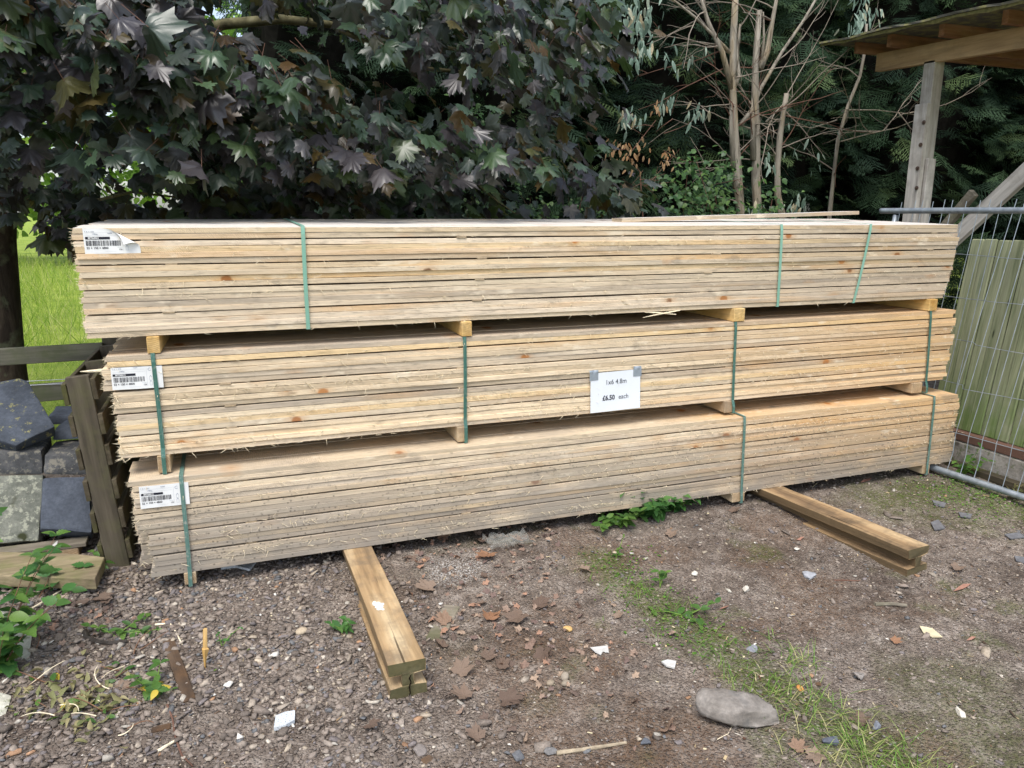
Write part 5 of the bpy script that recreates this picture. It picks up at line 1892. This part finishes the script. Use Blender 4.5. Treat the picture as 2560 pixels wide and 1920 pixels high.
def weed(name, label, base, stems, leafs, size, seed, cat="weed", group=None, lean=.5, stem_mat=None, per=2, rise=.12, flat=.4, tips=True):
    """stems: list of (direction xy, length, pairs of leaves)"""
    g = np.random.default_rng(seed)
    root = thing(name, label, cat, tuple(base), None, group)
    for (dx, dy, L, pairs) in stems:
        pts = [Vector((0, 0, -.01))]
        d = Vector((dx * lean, dy * lean, 1)).normalized()
        for i in range(6):
            d = (d + Vector((dx * .08, dy * .08, -flat * .12)) + Vector(g.normal(0, .07, 3))).normalized()
            pts.append(pts[-1] + d * L / 6)
        for q in pts[1:]:
            q.z = max(q.z, .006)
        MB().tube(pts, [.0028 * (1 - .1 * i) for i in range(7)], 5).build("stem", stem_mat or M_STEM, root)
        for k_ in range(pairs):
            f = (k_ + 1) / pairs
            i = min(5, int(f * 6 - .01))
            p = pts[i].lerp(pts[i + 1], f * 6 - i if f < 1 else 1)
            a0 = g.uniform(0, 6.28)
            for q in range(per):
                a = a0 + q * 2 * math.pi / per + g.normal(0, .3)
                t = (math.cos(a), math.sin(a), g.uniform(-.35, .45) + rise)
                put_leaf(leafs[int(g.integers(0, len(leafs)))], root, p, t, (g.normal(0, .25), g.normal(-.25, .2), 1), size * g.uniform(.65, 1.15) * (.75 + .25 * (1 - f) + .1))
    return root


GN = "nettles under the edge of the stack"
for i, (u, v, n, L, lab) in enumerate([(1505, 1285, 3, .16, "round leaved weed at the near end of the nettle clump"), (1545, 1312, 3, .15, "bright broad leaved weed drooping in front of the nettles"),
                                       (1590, 1290, 3, .17, "dark serrated nettle in the middle of the clump under the stack"), (1640, 1288, 3, .16, "serrated nettle under the stack, next to the trailing one"),
                                       (1685, 1272, 2, .14, "trailing nettle at the end of the clump nearest the slotted post")]):
    g = np.random.default_rng(40 + i)
    weed("nettle_plant", lab, on_ground(u, v), [(g.normal(0, .8), g.normal(-.5, .4), L * g.uniform(.8, 1.35), 5) for _ in range(n + 2)], nettle_l if i not in (0, 1) else smooth_l, .072 if i else .045, 140 + i, group=GN, lean=.6)
weed("seedling", "bright green seedling standing alone on the mossy strip", on_ground(1650, 1470), [(.2, .1, .085, 1), (-.3, -.1, .10, 2)], smooth_l, .062, 150, "seedling", None, .3)
weed("weed_sprig", "low green weed lying across the mossy strip", on_ground(1715, 1545), [(.9, .2, .16, 4), (-.8, .5, .15, 4), (.2, -.8, .10, 3)], smooth_l, .048, 151, "weed", None, 1.6, flat=.9)
weed("weed_sprig", "small serrated weed left of the white splashed post", on_ground(862, 1578), [(.3, -.3, .07, 2), (-.7, .1, .08, 2), (.4, .4, .06, 2), (-.1, -.7, .06, 2)], nettle_l, .05, 152)
weed("weed_sprig", "small green weed beside the dark hose stub and gravel", on_ground(555, 1612), [(.8, .2, .10, 3), (-.3, .3, .06, 2)], nettle_l, .022, 153)
weed("weed_sprig", "tiny light green weed between plastic scrap and mossy strip", on_ground(1540, 1395), [(.1, -.1, .05, 2), (.7, .1, .12, 2)], smooth_l, .034, 154)
weed("weed_sprig", "flattened wilting green weed near the broken ended timber", on_ground(290, 1590), [(.9, -.1, .16, 5), (.7, .3, .14, 4), (-.6, .2, .12, 3), (1.0, .1, .10, 4)], smooth_l, .045, 155, "weed", None, 1.7, flat=1.0)
weed("weed_sprig", "young weed with yellowing leaves by the rotten stake", on_ground(385, 1735), [(.3, .7, .12, 3), (-.6, .2, .11, 3), (.2, -.5, .10, 3)], [smooth_l[0], smooth_l[1], bram_l[0], bram_l[1], smooth_l[0], yellow_l], .052, 156, "weed", None, .8, per=3)
weed("bramble_plant", "leafy green bramble at the left edge over the pale stones", on_ground(-5, 1690),
     [(.25, .9, .56, 7), (.50, .5, .50, 7), (.1, .3, .60, 7), (.65, .3, .40, 6), (.3, -.5, .28, 5), (-.2, .7, .62, 7), (.35, .1, .46, 6), (.0, .5, .7, 7)], [bram_l[1], bram_l[0], smooth_l[1], smooth_l[0]], .074, 157, "bramble", None, .55, M_STEM_R, 3, flat=.35)
weed("bramble_plant", "dark leaved bramble shoot across the broken ended timber", on_ground(95, 1500), [(.3, .8, .20, 2), (.8, .6, .22, 2), (.5, .1, .13, 2)], [bram_l[0]], .075, 158, "bramble", None, .8, M_STEM_R, 3)
weed("weed_sprig", "pair of dark leaves by the foot of the standing pallet", on_ground(255, 1440), [(.2, -.2, .06, 1), (-.4, .5, .12, 1), (.4, .2, .07, 1)], [bram_l[0], smooth_l[1]], .06, 159)
weed("weed_sprig", "leafy weed growing through the mesh fence at its foot", (4.985, -.13, -.02), [(-.4, -.4, .16, 4), (.3, -.6, .18, 4), (0, -.2, .22, 4), (.5, .2, .14, 3), (-.6, .1, .12, 3)], smooth_l, .055, 160, "weed", None, .7)
weed("weed_sprig", "dry grey leaved shoot at the picture edge by the bottom tube", on_ground(2552, 1248), [(-.6, -.3, .09, 2), (.1, -.5, .09, 2), (-.3, .2, .10, 2)], wilt_l, .075, 161, "weed", None, .9)

# wilted pulled weeds in the corner: stalks and curled leaves
g = np.random.default_rng(170)
root = thing("wilted_weeds", "heap of pulled wilting weeds with yellow stalks near the corner", "weeds", tuple(on_ground(190, 1770)))
b = root.location.copy()
for q in range(22):
    p = on_ground(g.uniform(60, 360), g.uniform(1620, 1850), .006) - b
    a = g.uniform(0, 6.28)
    pts = [p]
    d = Vector((math.cos(a), math.sin(a), .25))
    c = g.normal(0, .5)
    L = g.uniform(.05, .16)
    for i in range(6):
        d = (Matrix.Rotation(c * .3, 3, 'Z') @ d + Vector((0, 0, -.09 if i > 2 else .02))).normalized()
        pts.append(pts[-1] + d * L / 6)
        pts[-1].z = max(pts[-1].z, p.z - .002)
    MB().tube(pts, [.0022, .0021, .002, .0018, .0016, .0014, .001], 5).build("stalk", M_STEM_R if q % 3 else M_FIBRE, root)
for q in range(130):
    u, v = (g.normal(215, 65), g.normal(1760, 48)) if q < 110 else (g.uniform(20, 120), g.uniform(1680, 1800))
    p = on_ground(u, v, g.uniform(.004, .022)) - b
    a = g.uniform(0, 6.28)
    m = wilt_l[q % 2] if q % 7 else smooth_l[0]
    put_leaf(m if q % 45 else yellow_l, root, p, (math.cos(a), math.sin(a), g.uniform(-.1, .3)), (g.normal(0, .5), g.normal(0, .5), 1), g.uniform(.025, .055))

# grass along the mossy strip
g = np.random.default_rng(180)
n = 900
ln = np.array(GRASS_LINE)
sgm = g.choice(len(ln) - 1, n, p=np.array([.10, .10, .12, .18, .27, .23]))
tt_ = g.random(n)
P = ln[sgm] * (1 - tt_)[:, None] + ln[sgm + 1] * tt_[:, None] + np.stack([g.normal(0, .085, n), g.normal(0, .04, n)], 1)
tuft = g.random((60, 2)) * [.5, 1.1] + [2.15, -2.35]
far = g.random(n) < .35
P[far] = tuft[g.integers(0, 60, int(far.sum()))] + g.normal(0, .018, (int(far.sum()), 2))
pos = np.stack([P[:, 0], P[:, 1], zground(P[:, 0], P[:, 1])], 1)
L = g.uniform(.02, .085, n) * (1 + .5 * (P[:, 1] < -1.4))
gt = np.array([(-.022, 0, 0), (.022, 0, 0), (.018, .4, .10), (-.018, .4, .10), (.012, .75, .08), (-.012, .75, .08), (0, 1, -.04)])
gf = np.array([(0, 1, 2), (0, 2, 3), (3, 2, 4), (3, 4, 5), (5, 4, 6)])
a = g.uniform(0, 6.28, n)
el = g.uniform(.02, .75, n)
T = np.stack([np.cos(a), np.sin(a), el], 1)
V, F = scatter(gt, gf, pos, frames(T, np.stack([-np.cos(a) * el, -np.sin(a) * el, np.ones(n)], 1)), np.stack([np.full(n, .075), L, L], 1))
o = link("grass", np_mesh("grass", V, F, M_GRASSB, {"rnd": np.repeat(np.clip(g.random(n) * .8 + .3 * (P[:, 1] < -1.4), 0, 1), 7)}))
o["kind"] = "stuff"
o["label"] = "thin grass and clover along the mossy strip and fence foot"
# small leaved ground cover by the fence foot and along the strip
n = 1500
q = g.random(n)
P = np.where((q < .55)[:, None], np.stack([g.normal(4.62, .16, n), g.normal(-.42, .16, n)], 1), np.stack([g.normal(2.28, .10, n), g.uniform(-1.25, -.35, n)], 1))
q2 = g.random(n) < .25
P[q2] = np.stack([g.normal(4.85, .05, int(q2.sum())), g.normal(-.30, .2, int(q2.sum()))], 1)
pos = np.stack([P[:, 0], P[:, 1], zground(P[:, 0], P[:, 1]) + g.uniform(0, .012, n)], 1)
a = g.uniform(0, 6.28, n)
V, F = scatter(OV, OF, pos, frames(np.stack([np.cos(a), np.sin(a), g.uniform(-.1, .6, n)], 1), np.stack([g.normal(0, .3, n), g.normal(0, .3, n), np.ones(n)], 1)), g.uniform(.006, .017, n))
o = link("ground_cover", np_mesh("ground_cover", V, F, M_GRASSB, {"rnd": np.repeat(g.random(n) * .7, len(OV))}))
o["kind"] = "stuff"
o["label"] = "tiny leaved green ground cover by the mesh fence and mossy strip"

# ------------------------------------------------------------------ stones, scraps, sticks and dead leaves
bm = bmesh.new()
bmesh.ops.create_icosphere(bm, subdivisions=4, radius=1)
g = np.random.default_rng(3)
cuts = [(unit3(g.normal(0, 1, (1, 3)))[0], g.uniform(.48, .72)) for _ in range(14)]
for v in bm.verts:
    c = np.array(v.co)
    for n_, d_ in cuts:
        q = float(c @ n_) - d_
        if q > 0:
            c = c - n_ * q
    v.co = Vector((c[0] * .168, c[1] * .084, c[2] * .076))
    cc = Vector(c)
    v.co += noise.noise_vector(cc * 3) * .005 + noise.noise_vector(cc * 9) * .004 + noise.noise_vector(cc * 24) * .003
    v.co.z = max(v.co.z, -.030)
me = bpy.data.meshes.new("concrete_lump")
bm.to_mesh(me)
bm.free()
me.materials.append(M_CONC)
for pgn in me.polygons:
    pgn.use_smooth = True
o = link("concrete_lump", me, None, on_ground(1846, 1795, .040), (0, math.radians(4), math.radians(-27)))
tag(o, "large rough grey concrete lump on the mossy strip", "stone")


def pebble(label, u, v, size, tone, seed, flat=.55, name="pebble", rnd=.10, cat="stone", asp=1.3):
    g = np.random.default_rng(seed)
    bm = bmesh.new()
    bmesh.ops.create_icosphere(bm, subdivisions=2, radius=1)
    if rnd >= .08:
        bm.clear()
        for q in unit3(g.normal(0, 1, (13, 3))):
            bm.verts.new(np.sign(q) * np.abs(q) ** 0.75)
        bmesh.ops.convex_hull(bm, input=bm.verts)
        bmesh.ops.delete(bm, geom=[q for q in bm.verts if not q.link_faces], context='VERTS')
        bmesh.ops.bevel(bm, geom=list(bm.edges), offset=.10, segments=1, affect='EDGES')
        rnd = .09
    for q in bm.verts:
        q.co = Vector((q.co.x * asp, q.co.y, q.co.z * flat)) * size * (1 + (g.normal(0, rnd) if rnd < .08 else g.normal(0, .02)))
    me = bpy.data.meshes.new(name)
    bm.to_mesh(me)
    bm.free()
    me.materials.append(plain("pebble_tone", S(tone), .8, .25, var=.2, scale=90, bump=.3))
    for pgn in me.polygons:
        pgn.use_smooth = rnd < .08
    o = link(name, me, None, on_ground(u, v, size * flat * .6), (g.normal(0, .15), g.normal(0, .15), g.uniform(0, 3)))
    return tag(o, label, cat)


for (u, v, s, tone, fl, rd, lab) in [(754, 1580, .020, "B2A28A", .6, .02, "smooth tan pebble among the grey gravel"),
                                    (1412, 1698, .016, "9B9080", .7, .02, "smooth round pebble, upper of a touching pair"),
                                    (1414, 1714, .015, "968A79", .7, .02, "smooth round pebble, lower of a touching pair"),
                                    (1376, 1712, .015, "9A8C78", .7, .02, "smooth oval pebble standing beside the pebble pair"),
                                    (1050, 1880, .022, "7E7670", .55, .09, "flat grey stone at the bottom edge below the white splashed post"),
                                    (1295, 1895, .020, "67686A", .55, .09, "dark blue grey stone near the bottom edge"),
                                    (1377, 1882, .019, "7C7A78", .6, .09, "pale grey stone touching the long dry stick"),
                                    (1615, 1862, .018, "60646A", .5, .10, "slate blue stone near the wilted grass stalk"),
                                    (1862, 1477, .022, "CFC9BC", .7, .10, "chunky white stone between lump and far post"),
                                    (1822, 1478, .015, "C9C3B4", .7, .10, "small white stone beside the chunky white one"),
                                    (1735, 1435, .018, "DAD4C6", .6, .10, "small bright white stone near the green seedling"),
                                    (2022, 1440, .030, "9A9CA0", .45, .12, "jagged pale grey stone with a flat top by the far post"),
                                    (1990, 1375, .016, "D5CFC2", .6, .10, "white chip right beside the far slotted post"),
                                    (2150, 1690, .026, "8E8780", .55, .10, "rounded grey stone on bare mud at the right"),
                                    (1420, 1578, .016, "C8A56C", .6, .04, "yellowish pebble beyond the brown dead leaves"),
                                    (2000, 1722, .012, "D09050", .6, .04, "small orange pebble on the bare mud"),
                                    (1880, 1625, .024, "87888E", .3, .10, "flat bluish stone beyond the concrete lump"),
                                    (2075, 1860, .024, "5B5F68", .6, .10, "dark stone in the dry grass at the bottom"),
                                    (2185, 1812, .020, "777B82", .6, .10, "grey stone beside a crumpled brown leaf"),
                                    (2400, 1780, .020, "D3CBBB", .5, .10, "whitish flat stone at the right of the yard")]:
    pebble(lab, u, v, s, tone, int(u + v), fl, rnd=rd)


def scrap(name, label, uv, h, mat, cat, lift=.004, seed=0, curl=.008):
    """thin torn piece outlined on the ground, a few millimetres thick"""
    g = np.random.default_rng(seed)
    pts = [on_ground(u, v) for u, v in uv]
    c = sum(pts, Vector()) / len(pts)
    n = len(pts)
    rings = []
    for f in (1.0, .55):
        rings.append([c + (q - c) * f + Vector((0, 0, lift + curl * (f if f == 1 else .2) * g.random())) for q in pts])
    vs = rings[0] + rings[1] + [c + Vector((0, 0, lift + curl * .2))]
    tb = [q - Vector((0, 0, h)) for q in rings[0]]
    vs += tb
    m = 2 * n
    fs = [(i, (i + 1) % n, n + (i + 1) % n, n + i) for i in range(n)] + [(n + i, n + (i + 1) % n, m) for i in range(n)]
    fs += [(i, m + 1 + i, m + 1 + (i + 1) % n, (i + 1) % n) for i in range(n)] + [tuple(m + 1 + i for i in range(n))[::-1]]
    o = MB().add([q - c for q in vs], fs).build(name, mat, None, loc=tuple(c))
    return tag(o, label, cat)


k = NT("grey_flecked_foam")
sp = k.vor(k.obj(), 130)
col = k.mix(k.rng(sp, .30, .18), S("CBD0D3"), S("7F878C"))
k.bump(k.noise(k.obj(), 120, 3), .5, .003)
M_FOAM = k.fin(col, .8, .2)
M_CHIP = plain("grey_slate_chip", S("6A6A6C"), .8, .2, var=.2, scale=50, bump=.3)
M_WHITE = plain("white_scrap", S("C4C2BC"), .7, .2, var=.1, scale=40, bump=.3)
M_CREAMCHIP = plain("cream_wood_chip", S("CBBF9E"), .75, .15, var=.12, scale=30)
scrap("foam_shard", "white grey flecked foam shard on the dark mud", [(685, 1828), (690, 1800), (712, 1785), (738, 1785), (737, 1806), (715, 1822)], .014, M_FOAM, "foam scrap", .016, 1)
scrap("foam_shard", "pitted white slab poking out from under the lowest pack", [(553, 1428), (570, 1402), (650, 1380), (648, 1400), (625, 1432), (590, 1424)], .012, M_FOAM, "foam scrap", .02, 2, .01)
scrap("paper_scrap", "torn white scrap on the ground with a notched edge", [(1475, 1626), (1519, 1622), (1522, 1642), (1508, 1636), (1502, 1645), (1488, 1640)], .002, M_WHITE, "scrap", .006, 3)
scrap("paper_scrap", "small crumpled white scrap near the concrete lump", [(1653, 1666), (1668, 1659), (1690, 1666), (1686, 1677), (1665, 1675)], .006, M_WHITE, "scrap", .008, 4, .012)
scrap("wood_chip", "pointed cream wood chip lying at the right of the yard", [(2298, 1572), (2330, 1578), (2356, 1598), (2330, 1598), (2308, 1586)], .003, M_CREAMCHIP, "wood chip", .006, 5)
scrap("plaster_chip", "white chip lying on the broken ended timber", [(137, 1408), (150, 1396), (149, 1406), (140, 1412)], .006, M_WHITE, "scrap", .085, 6, .004)
scrap("fungus_scrap", "orange crumpled scrap at the end of the broken timber", [(213, 1440), (232, 1430), (246, 1440), (238, 1452), (222, 1450)], .02, plain("orange_flesh", S("C78F52"), .7, .2, var=.3, scale=60), "scrap", .045, 7, .02)
for i, (u, v, s, lab) in enumerate([(1810, 1524, 12, "pink fallen leaf near the green strip"), (2000, 1352, 10, "pink fallen leaf next to the far post"), (2405, 1474, 22, "curled pinkish leaf strip at the right"),
                                    (2427, 1604, 12, "salmon pink leaf beside the cream wood chip"), (2165, 1205, 14, "reddish leaf in the shade near the mesh fence")]):
    scrap("fallen_leaf", lab, [(u - s, v + s * .35), (u - s * .5, v), (u + s * .1, v - s * .35), (u + s, v - s * .45), (u + s * .6, v - s * .05), (u, v + s * .25)], .0008, plain("pink_leaf", S("A87E6C"), .7, .15, var=.25), "leaf", .006, 30 + i, .008)
for i, pts_ in enumerate([[(2326, 1312), (2345, 1304), (2362, 1326), (2336, 1330)], [(2510, 1342), (2548, 1335), (2562, 1346), (2526, 1351)], [(2535, 1395), (2560, 1398), (2562, 1412), (2540, 1405)],
                          [(2395, 1285), (2430, 1292), (2425, 1302), (2400, 1298)], [(2330, 1255), (2365, 1262), (2360, 1272), (2335, 1266)]]):
    scrap("slate_chip", ["triangular slate chip beyond the end of the far post", "long slate chip at the right edge of the yard", "small slate chip at the right edge below the long one",
                         "thin slate chip on dark ground beyond the far post", "slate chip nearest the foot of the mesh fence"][i], pts_, .005, M_CHIP, "slate chip", .008, 50 + i, .004)

# crumpled clear plastic under the stack
g = np.random.default_rng(9)
c = on_ground(1270, 1365)
vs, fs = [], []
for iy in range(9):
    for ix in range(11):
        x, y = (ix / 10 - .5) * .22, (iy / 8 - .5) * .16
        vs.append((x + g.normal(0, .008), y + g.normal(0, .008), .012 + .035 * abs(math.sin(ix * 1.3 + iy) * math.cos(iy * 1.1)) + g.uniform(0, .015)))
for iy in range(8):
    for ix in range(10):
        a_ = iy * 11 + ix
        fs.append((a_, a_ + 1, a_ + 12, a_ + 11))
k = NT("cloudy_polythene")
k.fin(S("B9B8B0"), .2, .5, 0, Alpha=.26)
o = MB().add(vs, fs).build("plastic_film", k.mat, None, sm=True, loc=tuple(c))
tag(o, "crumpled clear plastic film under the front edge of the stack", "plastic film")
c = on_ground(1878, 1232)
mb = MB()
vs = [(g.normal(0, .03), g.normal(0, .03), abs(g.normal(.03, .02))) for _ in range(16)]
mb.add(vs, [(i, (i + 1) % 16, (i + 5) % 16) for i in range(16)])
o = mb.build("blue_plastic", plain("blue_film", S("3C6E9E"), .35, .5), None, loc=tuple(c + Vector((0.0, .12, .02))))
tag(o, "blue plastic scrap tucked beside the far slotted post", "plastic scrap")


def stick(label, uv, rad, mat, name="stick", cat="stick", lift=0.0, seed=0, flat=None):
    random.seed(seed)
    pts = [on_ground(u, v, rad * .8 + lift) for u, v in uv]
    c = pts[0].copy()
    m = len(pts)
    pr = [p - c for p in pts]
    dense, rr = [], []
    for i in range(m - 1):
        for q in range(3):
            dense.append(pr[i].lerp(pr[i + 1], q / 3))
    dense.append(pr[-1])
    rr = [rad * (1 - .35 * i / (len(dense) - 1)) for i in range(len(dense))]
    o = MB().tube(dense, rr, 7, wob=.15).build(name, mat, None, sm=False, loc=tuple(c))
    return tag(o, label, cat)


M_FRESHSPLIT = plank_wood("fresh_split_wood", (S("A07A42"), S("C29A58"), S("D6B47C")), 2, S("7A5E38"), .5)
M_ROT = plank_wood("rotten_dark_wood", (S("3E332A"), S("57483B"), S("6B5A4A")), 1, S("7A5A3C"), .4, bump=1.0)
M_RUBBER = plain("dirty_black_hose", S("3A342E"), .7, .3, var=.3, scale=40, bump=.3)
M_STICKW = plain('weathered_stick', S('A3957E'), .8, .15, var=.25, scale=30)
# split stake standing in the gravel
a, b = on_ground(509, 1690), Vector()
a = on_ground(512, 1668)
st = atY(513, 1572, a.y + .02)
o = MB().tube([Vector((0, 0, -.01)), (st - a) * .25, (st - a) * .5, (st - a) * .52, st - a], [.002, .008, .0125, .0075, .0085], 6, wob=.35).build("split_stake", M_FRESHSPLIT, None, loc=tuple(a))
tag(o, "yellow split stake stuck upright in the gravel", "stake")
stick("long dry pale stick at the bottom edge beside a grey stone", [(1392, 1886), (1450, 1878), (1510, 1868), (1566, 1862)], .0075, M_STICKW, seed=1)
stick("pale weathered stick end in front of the far slotted post", [(2186, 1518), (2226, 1516), (2266, 1518)], .010, M_GREYWOOD, seed=2)
stick("brown bramble cane trailing to the bottom edge", [(418, 1762), (432, 1800), (440, 1850), (455, 1890), (482, 1915)], .004, M_TWIG2, seed=3)
stick("straight tan stalk leaning towards the broken timber", [(82, 1530), (120, 1508), (172, 1474)], .004, M_FIBRE, seed=4, lift=.01)
stick("short wood splinter lying in front of the hose stub", [(395, 1880), (420, 1865), (448, 1850)], .006, M_FIBRE, seed=5)
stick("thin dry twig lying in the middle of the yard", [(1202, 1735), (1240, 1725), (1278, 1728)], .0028, M_TWIG, seed=6)
stick("curved grass stalk in front of the concrete lump", [(1793, 1853), (1820, 1838), (1838, 1802)], .0016, M_FIBRE, seed=7)
stick("dark root twig on the mud near the far post", [(2084, 1452), (2120, 1454), (2150, 1456)], .004, M_TWIG2, seed=8)
stick("weed stem crossing the gravel by the split stake", [(522, 1685), (560, 1658), (600, 1635), (640, 1610)], .0022, M_STEM, seed=9)
stick("dead brown root curling beside the flattened weed", [(388, 1563), (425, 1560), (438, 1580), (448, 1598), (456, 1612)], .004, M_FIBRE, seed=10)
# hose stub
hp = [(213, 1583), (218, 1600), (240, 1608), (275, 1612), (318, 1606)]
stick("black dirty hose stub curving out of the flattened weed", hp, .011, M_RUBBER, "hose_stub", "hose", seed=11)
# rotten boards half buried
def buried(label, uv0, uv1, w, seed, mat=None):
    p, q = on_ground(*uv0), on_ground(*uv1)
    d = (q - p)
    L = d.length
    o = MB().box((-w / 2, 0, -.02), (w / 2, L, .006), .003).build("rotten_board", mat or M_ROT, None, loc=tuple(p))
    o.rotation_euler = (math.atan2(d.z, L), 0, math.atan2(d.y, d.x) - math.pi / 2)
    return tag(o, label, "board")


buried("dark rotten stake half buried in the mud near wilted weeds", (475, 1748), (420, 1600), .045, 1)
buried("grey brown board half buried behind the white splashed post end", (1085, 1600), (1130, 1515), .075, 2, M_GREYWOOD)
buried("small dark wood block pressed in the mud at the bottom", (378, 1825), (428, 1815), .03, 3)
buried("dark wedge of wood in the bottom edge mud", (1055, 1910), (1080, 1895), .03, 4)

# dead leaves from the maple
dv, df = maple_template(2)
dead = []
for w in range(4):
    g = np.random.default_rng(500 + w)
    v = dv.copy()
    r2 = (v[:, :2] ** 2).sum(1)
    v[:, 2] = (.30, .55, .42, .2)[w] * np.abs(v[:, 0]) ** 1.3 + (.25, .1, .4, .3)[w] * np.maximum(v[:, 1] - .25, 0) ** 2 * (1, -1, 1, 1)[w] + .05 * np.sin(v[:, 0] * 5 + w) + .04
    v[:, 0] *= .70 + .08 * w
    v += g.normal(0, .018, v.shape)
    dead.append(np_mesh("dead_leaf", v, df, M_DEAD))
g = np.random.default_rng(510)
spots = [(1075, 1475, .07), (1205, 1360, .06), (1220, 1395, .075), (1295, 1355, .06), (1115, 1560, .06), (1225, 1555, .07), (1300, 1550, .075), (1345, 1520, .055), (1200, 1515, .035), (1205, 1445, .03),
         (1030, 1400, .04), (1150, 1685, .06), (1255, 1675, .055), (1265, 1760, .065), (1360, 1640, .06), (1215, 1650, .045), (1105, 1620, .05), (1455, 1430, .045), (1160, 1750, .06), (925, 1820, .045),
         (1680, 1335, .06), (1190, 1340, .05), (1100, 1345, .05), (1240, 1345, .05), (2395, 1425, .06), (2160, 1800, .05), (1990, 1880, .045), (2045, 1895, .045), (1670, 1835, .06), (1195, 1850, .05), (1550, 1545, .035),
         (250, 1500, .06), (215, 1515, .05), (270, 1510, .045), (170, 1520, .05), (300, 1720, .04), (980, 1340, .05), (1640, 1255, .05), (1840, 1275, .05), (2235, 1610, .03)]
for i, (u, v, s) in enumerate(spots):
    p = on_ground(u, v, .008)
    o = link("dead_leaf", dead[i % 4], None, p, (g.normal(0, .25), g.normal(0, .25), g.uniform(0, 6.28)), (s * 1.1, s * 1.2, s * 1.3))
    tag(o, "curled brown dead maple leaf lying on the mud", "dead leaf", "dead maple leaves on the ground")

# drift of broken leaf pieces in front of the stack
g = np.random.default_rng(515)
n = 380
lx, ly = g.normal(1.62, .24, n), g.normal(-.78, .40, n)
lx[:90], ly[:90] = g.uniform(1.15, 2.1, 90), g.normal(-.12, .10, 90)
lx[90:150], ly[90:150] = g.normal(-.12, .10, 60), g.normal(-.22, .10, 60)
pos = np.stack([lx, ly, zground(lx, ly) + g.uniform(.003, .014, n)], 1)
lv = dv * [.8, .9, 1]
lv[:, 2] = .45 * (lv[:, 0] ** 2 + lv[:, 1] ** 2) * np.sign(lv[:, 0] + .1) + .12 * np.sin(lv[:, 1] * 6)
a = g.uniform(0, 6.28, n)
V, F = scatter(lv, df, pos, frames(np.stack([np.cos(a), np.sin(a), g.normal(0, .3, n)], 1), np.stack([g.normal(0, .5, n), g.normal(0, .5, n), np.ones(n)], 1)), g.uniform(.010, .034, n))
cols = np.array([S(h)[:3] for h in ("75625A", "836C5E", "927C6C", "A08A76", "6A5A50", "A4806A")])[g.choice(6, n)]
o = link("leaf_litter", np_mesh("leaf_litter", V, F, M_STONE, {"tone": np.repeat(cols, len(lv), 0)}))
o["kind"] = "stuff"
o["label"] = "drift of broken brown leaf pieces in front of the stack"

# crumbs of bark, straw and leaf on the mud
g = np.random.default_rng(520)
n = 5200
x, y = g.uniform(-.5, 5.0, n), g.uniform(-2.45, .25, n)
keep = g.random(n) < .35 + .65 * smooth(.42, .62, vnoise(x, y, 2.4, 95))
x, y = x[keep], y[keep]
n = len(x)
pos = np.stack([x, y, zground(x, y) + g.uniform(.001, .006, n)], 1)
a = g.uniform(0, 6.28, n)
cv = np.array([(-.5, 0, 0), (.5, 0, 0), (.35, .9, .08), (-.4, 1, -.04)])
V, F = scatter(cv, np.array([(0, 1, 2, 3)]), pos, frames(np.stack([np.cos(a), np.sin(a), g.normal(0, .2, n)], 1), np.stack([g.normal(0, .3, n), g.normal(0, .3, n), np.ones(n)], 1)),
               np.stack([np.exp(g.normal(math.log(.0030), .6, n)), np.exp(g.normal(math.log(.010), .6, n)), np.full(n, .01)], 1))
cols = np.array([S(h)[:3] for h in ("4A3A2E", "6B5440", "8A7458", "B7A27C", "5C4032", "D2C4A0")])[g.choice(6, n, p=[.28, .25, .18, .12, .12, .05])]
o = link("litter", np_mesh("litter", V, F, M_STONE, {"tone": np.repeat(cols, 4, 0)}))
o["kind"] = "stuff"
o["label"] = "crumbs of bark, straw and leaf scattered over the mud"
